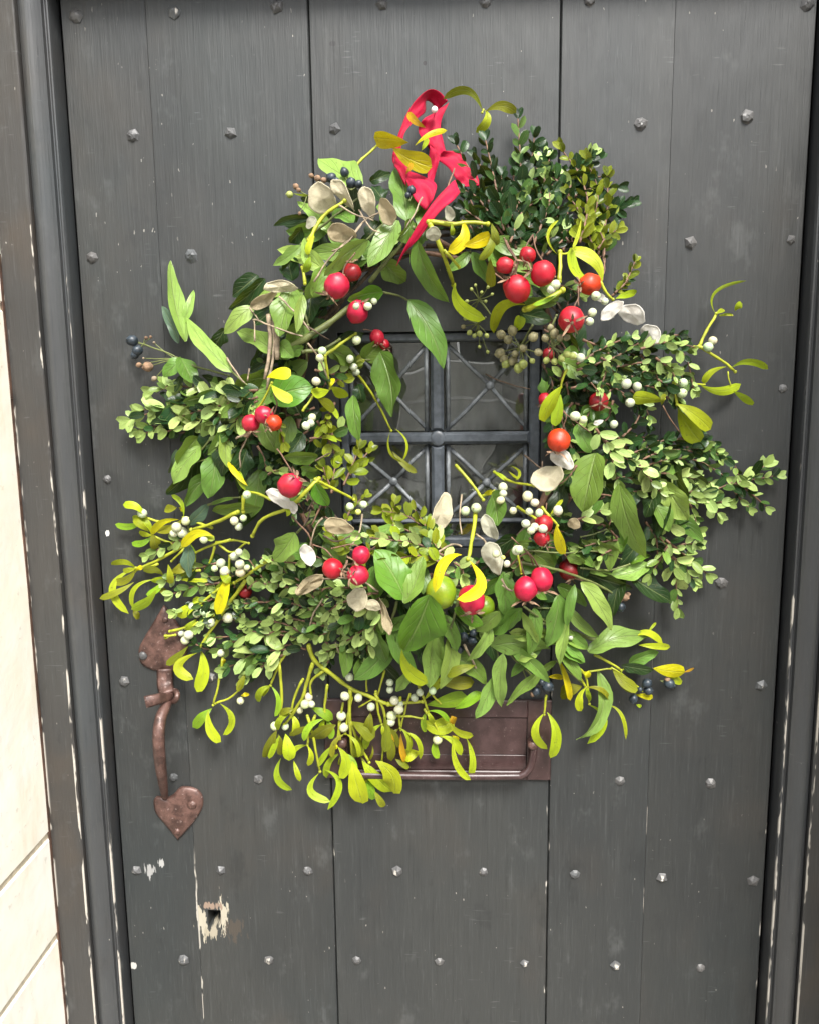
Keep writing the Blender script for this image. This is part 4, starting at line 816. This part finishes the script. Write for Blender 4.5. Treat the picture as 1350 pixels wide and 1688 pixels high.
def boxsprig(crop, code, L, *pts, H=.058, stuff=False):
    x0, y0, s = CROP[crop]; H += {'Dk': -.010, 'Mx': 0, 'Lt': .008, 'Ol': .006}[code]+random.uniform(-.006, .008)
    P = [(x0+x/s, y0+y/s) for x, y in pts]; P3 = [at(x, y, hgt(x, y, H)) for x, y in P]
    sm = smoothpts(P3, 8); q = MB(); n_ = len(sm)
    q.tube(sm, [.0016-.0008*i/n_ for i in range(n_)], 5)
    sp = wpar(q.build('box_sprig', M['twigr']))
    ln = [0]
    for i in range(1, n_): ln.append(ln[-1]+(sm[i]-sm[i-1]).length)
    k = pxm(*P[0], .05); Lm = L*k*1.12; step = Lm*.64; d = step*.5; ang = random.random()*3; i = 0
    while d < ln[-1]:
        while ln[i+1] < d: i += 1
        p = sm[i].lerp(sm[i+1], (d-ln[i])/(ln[i+1]-ln[i])); tg = (sm[i+1]-sm[i]).normalized(); fr = d/ln[-1]
        ang += math.pi/2+random.uniform(-.35, .35)
        a = tg.cross(Vector((0, -1, .05))).normalized(); b = a.cross(tg)
        for sg in (0, math.pi):
            if random.random() < .05: continue
            rad = a*math.cos(ang+sg)+b*math.sin(ang+sg)*.75
            if rad.y > .35: rad.y *= .4
            sz = Lm*(1-.35*fr**3)*random.uniform(.62, 1.2)
            dirn = (tg*random.uniform(.55, 1.0)+rad*random.uniform(.6, 1.0)+Vector((0, -.15, 0))).normalized()
            P2 = p+dirn*sz; P1 = p+dirn*sz*.5+Vector((0, -1, 0))*sz*random.uniform(-.04, .16)
            g_ = leafgeo(p, P1, P2, sz*random.uniform(.40, .64), 'box', 5, 2, random.uniform(-.95, .95), random.uniform(.10, .6), .2, 0, 1)
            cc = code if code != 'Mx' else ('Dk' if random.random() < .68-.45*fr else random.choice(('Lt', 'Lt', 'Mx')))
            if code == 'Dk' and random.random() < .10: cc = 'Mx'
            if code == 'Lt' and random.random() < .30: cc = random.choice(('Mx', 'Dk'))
            BOXL.append((sz*(1+6*max(0, -p.y-.03))*(0 if stuff else 1)*(1.15 if code in ('Lt', 'Ol') else .9), g_, cc, sp))
        d += step*random.uniform(.8, 1.15)
    # end bud pair
    for sgn in (-1, 1):
        tg = (sm[-1]-sm[-2]).normalized(); a = tg.cross(Vector((0, -1, 0))).normalized()
        dirn = (tg+a*.35*sgn+Vector((0, -.2, 0))).normalized()
        BOXL.append((Lm*.8, leafgeo(sm[-1], sm[-1]+dirn*Lm*.35, sm[-1]+dirn*Lm*.75, Lm*.42, 'box', 5, 2, sgn*.5, .3, .2, 0, 1), 'Lt' if code == 'Mx' else code, sp))
    return sp
for b in BOXS: boxsprig(*b)
# inner, shaded filling of the ring: short dark box tips and ivy leaves packed round the twigs
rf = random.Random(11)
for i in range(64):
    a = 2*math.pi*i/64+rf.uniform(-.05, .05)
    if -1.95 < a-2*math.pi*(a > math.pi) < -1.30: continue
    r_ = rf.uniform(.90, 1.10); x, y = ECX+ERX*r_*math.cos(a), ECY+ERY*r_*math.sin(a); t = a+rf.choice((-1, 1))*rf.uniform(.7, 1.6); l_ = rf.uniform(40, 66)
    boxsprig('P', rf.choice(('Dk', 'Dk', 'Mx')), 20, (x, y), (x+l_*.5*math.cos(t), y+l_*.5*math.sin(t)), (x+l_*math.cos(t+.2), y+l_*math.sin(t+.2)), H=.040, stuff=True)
fil = []
for i in range(86):
    a = 2*math.pi*i/86+rf.uniform(-.06, .06); aa_ = a-2*math.pi*(a > math.pi)
    if -1.75 < aa_ < -1.35: continue
    r_ = rf.uniform(.93, 1.07); x, y = ECX+ERX*r_*math.cos(a), ECY+ERY*r_*math.sin(a); t = a+rf.uniform(-1.6, 1.6)+(math.pi if rf.random() < .2 else 0); l_ = rf.uniform(48, 74)
    fil.append((x, y, x+l_*math.cos(t), y+l_*math.sin(t), rf.uniform(24, 38), 'D' if rf.random() < .60 else 'M'))
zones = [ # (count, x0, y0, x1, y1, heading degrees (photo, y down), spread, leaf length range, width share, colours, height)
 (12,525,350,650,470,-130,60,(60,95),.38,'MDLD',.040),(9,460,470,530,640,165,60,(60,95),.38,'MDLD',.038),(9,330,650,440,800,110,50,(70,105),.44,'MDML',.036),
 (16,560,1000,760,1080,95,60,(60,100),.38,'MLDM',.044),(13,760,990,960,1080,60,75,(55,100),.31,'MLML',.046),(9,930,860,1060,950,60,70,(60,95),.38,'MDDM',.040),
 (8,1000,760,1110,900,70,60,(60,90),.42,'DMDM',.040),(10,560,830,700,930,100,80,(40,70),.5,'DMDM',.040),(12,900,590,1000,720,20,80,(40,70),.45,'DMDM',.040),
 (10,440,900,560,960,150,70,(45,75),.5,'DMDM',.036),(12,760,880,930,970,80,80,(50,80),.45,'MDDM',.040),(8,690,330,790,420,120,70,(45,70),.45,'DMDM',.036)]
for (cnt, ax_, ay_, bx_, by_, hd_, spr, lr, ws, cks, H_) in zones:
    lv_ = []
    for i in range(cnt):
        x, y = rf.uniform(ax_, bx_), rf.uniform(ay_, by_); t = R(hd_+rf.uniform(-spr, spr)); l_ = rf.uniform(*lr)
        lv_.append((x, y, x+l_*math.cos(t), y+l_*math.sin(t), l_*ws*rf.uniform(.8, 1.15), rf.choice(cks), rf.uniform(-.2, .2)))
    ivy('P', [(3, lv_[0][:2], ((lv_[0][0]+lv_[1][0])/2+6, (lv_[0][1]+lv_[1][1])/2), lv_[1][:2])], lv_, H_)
for i in range(34):       # the thick dark box tuft at the top right
    x, y = rf.uniform(780, 960), rf.uniform(300, 430); t = R(-100+rf.uniform(-55, 60)+(x-860)*.2); l_ = rf.uniform(55, 95)
    if y-l_ < 215+abs(x-850)*.35: l_ = max(40, (y-215-abs(x-850)*.35))
    boxsprig('P', 'Dk' if rf.random() < .8 else 'Mx', rf.uniform(21, 26), (x, y), (x+l_*.5*math.cos(t), y+l_*.5*math.sin(t)), (x+l_*math.cos(t+.2), y+l_*math.sin(t+.2)), H=.050)
for (x0_, y0_, x1_, y1_, cnt, hd_, cc_) in ((950,540,1110,660,14,10,'Mx'),(960,700,1130,860,12,20,'Mx'),(350,930,560,1080,16,140,'Mx'),(560,860,720,960,8,-120,'Ol'),(290,640,440,740,8,180,'Mx'),(440,600,560,780,14,160,'Dk'),(880,560,980,800,12,30,'Dk')):
    for i in range(cnt):
        x, y = rf.uniform(x0_, x1_), rf.uniform(y0_, y1_); t = R(hd_+rf.uniform(-60, 60)); l_ = rf.uniform(40, 75)
        boxsprig('P', cc_ if rf.random() < .7 else 'Dk', rf.uniform(18, 24), (x, y), (x+l_*.5*math.cos(t), y+l_*.5*math.sin(t)), (x+l_*math.cos(t+.2), y+l_*math.sin(t+.2)), H=.044)
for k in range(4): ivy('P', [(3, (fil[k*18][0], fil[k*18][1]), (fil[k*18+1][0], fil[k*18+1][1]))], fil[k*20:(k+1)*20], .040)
BOXL.sort(key=lambda e: -e[0])
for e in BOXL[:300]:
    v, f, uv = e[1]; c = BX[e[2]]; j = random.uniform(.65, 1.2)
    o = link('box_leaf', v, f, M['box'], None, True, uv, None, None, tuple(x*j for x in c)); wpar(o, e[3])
sm_ = []; keys = list(BX)
isl = {'Lt': ((.10,.18,.035), (.31,.42,.12), (.38,.48,.17)), 'Dk': ((.006,.020,.007), (.012,.036,.010), (.030,.075,.018)), 'Ol': ((.06,.10,.010), (.16,.20,.012), (.22,.23,.02)), 'Mx': ((.02,.055,.012), (.05,.11,.02), (.13,.19,.05))}
for k in keys: sm_.append(leafmat('box_foliage_'+k.lower(), .30, .15, .6, island=isl[k], under=.3, nerves=8, spec=.24))
q = MB()
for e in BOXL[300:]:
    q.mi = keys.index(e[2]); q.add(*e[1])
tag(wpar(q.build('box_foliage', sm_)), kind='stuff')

# --- twigs and dry stalks of the base ring
for i in range(13):
    rr = random.Random(60+i); a0 = rr.random()*6.28; span = rr.uniform(2.2, 4.6); P = []
    for k in range(15):
        a = a0+span*k/14; r_ = 1+.085*math.sin(a*2.3+i*1.7)+rr.uniform(-.025, .025)
        x, y = ECX+ERX*r_*math.cos(a), ECY+ERY*r_*math.sin(a)
        P.append(at(x, y, .018+.022*(.5+.5*math.sin(a*3+i*2.1))+rr.uniform(0, .006)))
    q = MB(); pts = smoothpts(P, 3); n_ = len(pts); q.tube(pts, [rr.uniform(.0018, .0034)*(1-.5*k/n_) for k in range(n_)] if False else [(.0034-.0018*k/n_)*(.75+.5*(i % 3 == 0)) for k in range(n_)], 6)
    wpar(q.build('twig', M['twig'] if i % 3 else M['twigr']))
def stalks(crop, lst, mat, name, H=.06):
    for st in lst: stems(name, crop, [st], mat, H)
stalks('C', [(30,(840,330),(865,480),(870,650)),(22,(820,400),(830,560),(800,760)),(16,(850,420),(850,600),(812,820))], M['straw'], 'dry_stalk', .066)
stalks('C', [(9,(735,430),(780,440),(900,490),(1010,520)),(8,(745,550),(742,435)),(8,(715,360),(765,430)),(9,(590,640),(640,720),(690,780)),(8,(715,700),(705,770)),(9,(880,300),(990,410),(1050,490)),(10,(640,1090),(700,1060),(760,1020)),(8,(665,1250),(665,1170),(700,1090)),(9,(1040,560),(1110,650),(1150,760))], M['straw'], 'dry_stalk', .078)
stalks('A', [(9,(360,800),(450,850),(560,890)),(8,(480,830),(540,930),(600,960)),(9,(230,1230),(330,1080),(420,1000)),(8,(640,820),(500,900),(430,1000)),(8,(830,760),(790,850),(740,930)),(9,(330,1060),(420,1010),(500,900))], M['straw'], 'dry_stalk', .072)
stalks('H', [(9,(880,220),(870,330),(880,440)),(9,(330,330),(310,440),(260,520)),(9,(110,350),(60,430),(30,560)),(10,(960,440),(1010,480),(1000,560)),(12,(720,560),(820,500),(880,510)),(10,(1100,690),(1130,740),(1160,760)),(10,(30,980),(60,880),(110,800)),(9,(260,1160),(210,1110),(180,1040)),(10,(420,760),(300,690),(110,690))], M['straw'], 'dry_stalk', .074)
stalks('F', [(9,(1120,240),(1210,340),(1240,420)),(9,(1280,180),(1230,290)),(8,(830,725),(950,715),(1130,700)),(9,(1220,860),(1215,770),(1300,640)),(8,(870,880),(1000,890),(1200,920))], M['twigr'], 'twig', .066)
stalks('J', [(12,(50,380),(110,500),(180,605)),(7,(860,190),(890,120),(915,105)),(7,(260,50),(300,80),(340,70))], M['straw'], 'dry_stalk', .06)
stalks('D', [(7,(648,908),(690,980),(742,1056)),(7,(80,930),(140,980),(250,1060)),(8,(700,560),(780,570),(825,580))], M['twigr'], 'twig', .07)
stalks('G', [(8,(-30,700),(50,635),(85,695)),(8,(5,620),(20,680),(28,745)),(8,(400,340),(500,360),(600,420)),(8,(700,540),(770,640),(790,690)),(9,(940,330),(1020,305),(1080,285))], M['twigr'], 'twig', .07)
stalks('B', [(10,(120,560),(145,480),(165,430)),(8,(450,830),(490,900),(520,960)),(8,(600,800),(560,870),(540,940)),(9,(370,1000),(420,1040),(440,1060)),(9,(860,1090),(850,1150),(855,1200)),(7,(1000,930),(990,1010),(985,1060)),(10,(990,930),(995,830),(960,760))], M['twigr'], 'twig', .07)
stalks('E', [(8,(0,250),(60,290),(130,330)),(7,(60,930),(110,900),(150,885)),(7,(20,1180),(70,1090),(100,1000)),(8,(0,1260),(40,1170)),(8,(100,1300),(160,1330),(250,1290)),(9,(1090,900),(1170,960),(1180,930)),(8,(900,500),(1000,545),(1120,575))], M['twig'], 'twig', .06)

# --- rosehips
HC = {'r': (.36,.006,.018), 'o': (.46,.034,.006), 'd': (.20,.006,.010), 'p': (.38,.006,.034)}
def hips(crop, lst, st=(), H=.070):
    root = stems('rosehip_cluster', crop, list(st) or [(6,(lst[0][0],lst[0][1]-lst[0][2]),(lst[0][0]-20,lst[0][1]-lst[0][2]-60))], M['twigr'], H)
    x0, y0, s = CROP[crop]
    for (x, y, r, ck, dx, dy, dz) in lst:
        X, Y = x0+x/s, y0+y/s; h = hgt(X, Y, H+{'d': -.012}.get(ck, .012)); rad = r/s*pxm(X, Y, h); c = at(X, Y, h)
        ax = Vector((dx, -dz, -dy)).normalized(); q = MB(); q.ball(c, rad, 22, 16, ax, random.uniform(.94, 1.16), .10)
        q.mi = 1; e = c+ax*rad*1.0
        q.ball(e+ax*rad*.01, rad*.20, 8, 5, ax, .6, .3)
        t1 = ax.orthogonal().normalized(); t2 = ax.cross(t1); k0_ = random.random()*6
        for k in range(5):
            an = k0_+k*1.2566+random.uniform(-.3, .3); d = t1*math.cos(an)+t2*math.sin(an); L = rad*random.uniform(.7, 1.35)
            v, f, uv = leafgeo(e+d*rad*.12, e+d*L*.6+ax*L*random.uniform(.05, .35), e+d*L+ax*L*random.uniform(.0, .7), rad*.24, 'ivy', 5, 2, random.uniform(-1, 1), .3, .8, .2, k); q.add(v, f, uv)
        q.ball(c-ax*rad*1.04, rad*.10, 6, 4)
        wpar(q.build('rosehip', [M['hip'], M['sepal']], None, True, HC[ck]), root)
hips('B', [(655,1015,72,'r',-.8,-.2,.2),(510,1100,74,'r',-.5,-.6,.3),(570,912,46,'r',-.3,.6,.3),(445,970,46,'r',.7,.2,.3)], [(9,(520,960),(470,880),(440,820)),(8,(655,945),(620,890),(600,800)),(8,(510,1030),(500,960))])
hips('B', [(915,1075,60,'o',-.9,.1,.4)], [(8,(970,1040),(1000,1000),(990,930))])
hips('B', [(815,1272,73,'r',-.1,.25,.9)], [(8,(830,1200),(855,1150),(850,1090))], .082)
hips('D', [(68,1100,65,'o',-.25,.85,.15)], [(7,(90,1040),(110,960),(80,920))], .075)
hips('D', [(290,882,55,'d',0,.2,.9)], [(7,(290,830),(250,780))])
hips('E', [(1192,625,32,'r',-.3,.8,.3)], [(5,(1200,600),(1230,560))])
hips('E', [(1210,400,30,'d',0,.8,.3)], [(5,(1210,375),(1220,330))])
hips('C', [(1200,240,70,'p',-.55,.8,.3),(1285,165,52,'d',0,-.9,.2)], [(8,(1235,190),(1250,120),(1300,60))], .074)
hips('C', [(1315,385,58,'p',.2,-.8,.3)], [(8,(1320,330),(1350,280))], .064)
hips('E', [(365,318,36,'p',.2,.8,.3),(400,352,26,'r',.5,.8,.2)], [(6,(350,290),(300,280))], .050)
hips('C', [(795,957,50,'p',.5,.1,.5),(722,1005,50,'p',.1,.9,.4),(850,1002,46,'o',-.4,.4,.5)], [(8,(850,960),(870,900),(850,840)),(8,(760,960),(800,900))], .074)
hips('C', [(940,1350,66,'p',.6,-.6,.3)], [(8,(960,1290),(900,1190),(870,1150))], .080)
hips('F', [(862,660,38,'d',.2,.8,.3)], [(6,(870,620),(900,580))], .05)
hips('H', [(165,632,58,'r',.8,.1,.3),(305,668,58,'p',-.5,-.1,.8),(322,556,50,'p',-.5,.4,.3)], [(8,(165,570),(120,520),(60,500)),(8,(310,510),(260,500),(160,520)),(7,(230,640),(240,590))], .076)
hips('H', [(935,805,74,'p',.1,.7,.5)], [(8,(940,740),(960,690))], .070)
hips('G', [(125,765,57,'p',.1,.9,.2),(48,812,60,'p',.0,.95,.2)], [(8,(110,705),(60,635),(-20,560)),(8,(40,750),(10,640),(-10,600))], .074)
hips('G', [(262,718,50,'d',.2,.6,.4)], [(6,(262,670),(240,640))], .05)
hips('G', [(137,490,46,'r',.3,.8,.3),(128,562,38,'r',.5,.4,.5)], [(7,(140,450),(150,390))], .068)

# --- green fruit
q = MB(); c = at(500+765/3.375, 750+762/3.375, .098); q.ball(c, 86/3.375*pxm(727, 975, .1), 24, 18, Vector((.05, -.35, -1)), 1.10, .03)
tip = c+Vector((.05, -.35, -1)).normalized()*.0195
fo = wpar(q.build('green_fruit', M['fruit'])); tag(fo, 'round lime green fruit among the large leaves')
q = MB(); q.ball(at(500+1008/3.375, 750+842/3.375, .070), 56/3.375*pxm(800, 1000, .08), 18, 12, Vector((0, -.3, -1)), 1.1, .03)
wpar(q.build('green_fruit', M['fruit']))

# --- honesty pods: thin papery discs with a raised rim
PD = {'w': (.74,.71,.64), 'c': (.58,.52,.36), 'b': (.40,.33,.20), 'g': (.46,.45,.34)}
def pod(crop, x, y, rx, ry, rot, ck, tilt=.3, H=.080, cup=.10):
    x0, y0, s = CROP[crop]; X, Y = x0+x/s, y0+y/s; h = hgt(X, Y, H); k = pxm(X, Y, h)/s; c = at(X, Y, h)
    V = (CAMP-c).normalized(); r_ = Vector((1, 0, 0)); r_ = (r_-V*r_.dot(V)).normalized(); u_ = V.cross(r_)
    a = R(rot); A = r_*math.cos(a)-u_*math.sin(a); B = r_*math.sin(a)+u_*math.cos(a)
    B = (B*math.cos(tilt)+V*math.sin(tilt)); Nn = A.cross(B); nu = 22; v = []; uv = []; f = []; rs = (0, .35, .65, .88, .96, 1.0)
    ph = random.random()*6; warp = random.uniform(.14, .30)*random.choice((-1, 1)); rx *= .92; ry *= .92
    for j, q_ in enumerate(rs):
        for i in range(nu):
            t = 2*math.pi*i/nu; ca, sa = math.cos(t), math.sin(t)
            pt = 1+.10*max(0, ca)**15; wv = 1+.05*math.sin(3*t+ph)+.03*math.sin(7*t-ph)
            off = cup*rx*k*(q_*q_)*(.5*ca*ca)+warp*rx*k*q_*math.sin(2*t+ph)+.07*rx*k*q_*math.sin(5*t-ph*2)+(.06*rx*k if j == 4 else 0)
            v.append(c+A*(rx*k*q_*ca*pt*wv)+B*(ry*k*q_*sa*wv/max(.6, math.cos(tilt)))+Nn*off); uv.append((.5+.5*q_*ca, .5+.5*q_*sa))
    for j in range(len(rs)-1):
        for i in range(nu): f.append((j*nu+i, (j+1)*nu+i, (j+1)*nu+(i+1) % nu, j*nu+(i+1) % nu) if j else (nu+i, nu+(i+1) % nu, i))
    v2 = [v[0]]+v[nu:]; uv2 = [uv[0]]+uv[nu:]; f2 = []
    for q_ in f: f2.append(tuple((0 if i < nu else i-nu+1) for i in (q_ if len(q_) == 4 else q_)))
    wpar(link('honesty_pod', v2, f2, M['pod'], None, True, uv2, None, None, PD[ck]))
for e in [('A',275,768,92,82,60,'c'),('A',395,745,105,36,55,'c',.5),('A',530,785,90,48,75,'c'),('A',635,838,80,50,70,'b'),('A',382,958,85,55,10,'b'),('A',980,848,45,30,75,'g'),('A',890,965,45,42,0,'g'),('A',215,900,40,28,130,'g'),
 ('C',888,246,98,36,2,'c'),('C',790,322,88,36,-28,'b'),('D',478,400,82,58,25,'w'),('D',365,375,80,40,140,'w'),('D',580,508,66,52,45,'w'),('D',85,1205,78,52,35,'w'),('D',295,305,38,24,20,'w'),('D',290,1000,30,16,160,'w'),
 ('G',155,262,88,68,160,'c'),('H',768,325,118,58,-72,'c'),('H',1035,402,82,42,62,'g'),('H',1052,572,100,60,70,'g'),('H',195,398,88,50,12,'b'),('H',28,555,66,38,70,'w'),('H',305,803,70,62,100,'c'),('H',385,838,52,34,15,'c'),('H',455,892,112,24,75,'b',.5),
 ('F',1050,140,85,42,38,'w'),('F',1125,190,40,26,70,'w'),('F',1203,452,60,42,70,'w'),('F',1220,630,90,30,-35,'b'),('H',30,715,95,30,-35,'b'),('G',285,490,34,30,20,'b')]:
    pod(*e)

# --- ivy berries
def umbel(crop, cen, bl, mat, H=.07, sw=5, stalk=None):
    st = [(sw, cen, (.5*(cen[0]+b[0])+random.uniform(-6, 6), .5*(cen[1]+b[1])+random.uniform(-6, 6)), (b[0], b[1])) for b in bl]
    if stalk: st.append((sw*1.8, cen)+tuple(stalk))
    root = stems('ivy_berry_umbel', crop, st, M['stemi'], H); x0, y0, s = CROP[crop]
    for b in bl:
        X, Y = x0+b[0]/s, y0+b[1]/s; h = hgt(X, Y, H)+.003; c = at(X, Y, h); rad = b[2]/s*pxm(X, Y, h); mt = M[b[3]] if len(b) > 3 else mat
        ax = (c-at(x0+cen[0]/s, y0+cen[1]/s, h)+Vector((0, -.006, 0))).normalized(); q = MB(); q.ball(c, rad, 10, 8, ax, 1.05, .08); q.ball(c+ax*rad, rad*.3, 6, 4, ax, .6)
        wpar(q.build('ivy_berry', mt), root)
umbel('A', (440,720), [(400,622,26),(437,682,30),(328,652,28),(477,687,22),(355,670,20),(250,655,18,'sepal'),(215,640,14,'sepal'),(285,665,16,'sepal')], M['ivyb'], .078)
umbel('A', (190,750), [(95,745,19,'ivybg'),(130,700,16,'sepal'),(145,720,13,'sepal'),(150,850,10,'sepal')], M['ivybg'], .06)
umbel('A', (760,780), [(770,722,25),(750,750,18)], M['ivyb'], .06)
umbel('C', (125,565), [(65,545,30),(92,600,29),(78,625,22),(50,552,18),(140,530,10,'sepal'),(165,525,9,'sepal')], M['ivyb'], .05, 5, [(220,600),(310,640)])
umbel('C', (300,650), [(150,690,28,'sepal'),(100,680,15,'sepal'),(185,757,15,'straw'),(125,643,6,'straw'),(185,556,7,'straw')], M['sepal'], .05, 6)
umbel('E', (1070,370), [(975,305,23),(1032,285,25),(1010,330,22),(1135,316,24),(970,397,25),(1000,450,22,'ivybg'),(1035,435,22),(1062,470,24,'ivybg'),(1085,450,22,'ivybg'),(1160,392,20),(1130,435,14,'ivybg'),(1085,372,20),(1045,400,18),(990,425,20)], M['ivybb'], .082, 6, [(1100,310),(1130,260)])
umbel('E', (1232,365), [(1195,322,20),(1240,300,24),(1220,272,18),(1300,320,17),(1200,432,17,'ivybg'),(1240,437,17,'ivybg'),(1275,422,18,'ivybg'),(1302,402,18,'ivybg'),(1330,410,18,'ivybg'),(1265,320,18)], M['ivybb'], .078, 6, [(1220,290),(1250,210)])
umbel('E', (868,135), [(830,80,9),(912,70,9),(932,105,8),(808,140,10),(800,192,14,'ivybb'),(850,60,8),(900,140,9),(840,190,10),(880,95,8),(825,215,12,'ivybb')], M['ivybg'], .074, 5, [(900,170),(930,210)])
umbel('E', (860,250), [(790,265,12,'ivybb'),(820,295,14),(870,300,15),(845,310,12),(905,310,12),(870,365,9),(910,390,9),(800,225,10)], M['ivybg'], .074, 5, [(900,220)])
umbel('H', (860,1010), [(835,1045,28),(890,1010,26),(935,1030,28),(945,990,22),(845,1115,27),(870,1080,22),(825,1090,20)], M['ivyb'], .05, 6, [(830,960),(800,920)])
umbel('J', (450,582), [(512,612,33),(448,640,25),(480,590,20),(430,655,15,'sepal')], M['ivyb'], .06)
umbel('J', (1005,645), [(1065,595,27),(1072,636,25),(990,682,25),(1025,630,16)], M['ivyb'], .05)
umbel('J', (1140,580), [(1190,597,30),(1180,575,16,'sepal')], M['ivyb'], .045)
umbel('J', (905,105), [(920,170,26),(942,115,24,'sepal'),(885,160,16,'sepal'),(960,100,14,'sepal'),(915,130,15,'sepal')], M['ivyb'], .05)

# ------------------------------------------------------------------ ribbon and pin
rib = tag(empty('ribbon', at(710, 180, .01)), 'crimson fabric ribbon tied in a loop and pinned to the door above the wreath', 'ribbon')
def strip(name, prs, thick=.0003):
    x0, y0, s = CROP['A']; Ls = smoothpts([at(x0+p[0]/s, y0+p[1]/s, p[4]) for p in prs], 6); Rs = smoothpts([at(x0+p[2]/s, y0+p[3]/s, p[5]) for p in prs], 6)
    v = []; f = []; uv = []; mseg = 8
    ph = random.random()*5
    for i, (l, r_) in enumerate(zip(Ls, Rs)):
        for k in range(mseg+1):
            t = k/mseg; p = l.lerp(r_, t); w = (l-r_).length
            p = p+Vector((0, -1, 0))*(.055*w*math.sin(t*7+ph+i*.16)+.03*w*math.sin(t*19-i*.22+ph))*math.sin(math.pi*min(1, t*1.0+.0))*1.4
            v.append(p); uv.append((t*.1, i*.012))
    for i in range(len(Ls)-1):
        for k in range(mseg): b = i*(mseg+1)+k; f.append((b, b+1, b+mseg+2, b+mseg+1))
    o = link(name, v, f, M['ribbon'], None, True, uv); o.parent = rib; o.matrix_parent_inverse = Matrix.Translation(-rib.location)
    md = o.modifiers.new('cloth', 'SOLIDIFY'); md.thickness = thick
strip('ribbon_loop', [(972,225,905,282,.012,.010),(925,172,885,238,.022,.012),(868,160,850,225,.030,.014),(800,212,846,285,.034,.022),(745,292,800,325,.034,.030),(712,372,742,388,.034,.036),(686,445,722,440,.036,.042),(664,545,702,560,.042,.046),(688,602,728,612,.048,.052),(730,690,748,655,.056,.058)])
strip('ribbon_loop', [(978,232,884,296,.011,.011),(940,318,836,326,.018,.028),(932,378,808,388,.026,.022),(948,450,845,455,.028,.040),(962,520,872,500,.040,.032),(965,585,905,540,.044,.050)])
strip('ribbon_loop', [(950,500,900,545,.048,.040),(1035,512,968,590,.040,.052),(1085,590,1008,645,.050,.062),(1125,620,1040,690,.050,.058),(1153,692,1075,700,.058,.064)])
strip('ribbon_loop', [(872,470,930,525,.052,.048),(865,560,922,562,.050,.060),(858,655,898,650,.060,.056),(868,700,885,700,.060,.060)])
strip('ribbon_loop', [(752,612,738,662,.060,.066),(830,640,768,728,.068,.076),(908,688,798,782,.070,.082),(890,770,848,835,.082,.078)])
strip('ribbon_loop', [(680,520,672,585,.050,.050),(735,545,700,620,.056,.062),(750,610,742,700,.064,.066)])
strip('ribbon_tail', [(1010,662,1040,735,.074,.082),(965,705,1000,780,.084,.094),(900,775,930,838,.090,.098),(835,865,868,915,.094,.098),(765,980,802,1000,.092,.092),(712,1080,738,1062,.088,.086),(684,1146,690,1138,.084,.084)])
pin = tag(empty('pin', at(450+898/3.375, 100+272/3.375, .02)), 'small white round-headed pin through the crimson ribbon', 'pin')
pc = at(450+898/3.375, 100+272/3.375, .034)
def ppar(o): o.parent = pin; o.matrix_parent_inverse = Matrix.Translation(-pin.location)
q = MB(); q.ball(pc, .0036, 12, 8); ppar(q.build('pin_head', M['pearl'])); q = MB(); q.tube([pc, Vector((pc.x, .004, pc.z-.002))], .0006, 6); ppar(q.build('pin_shaft', M['steel']))
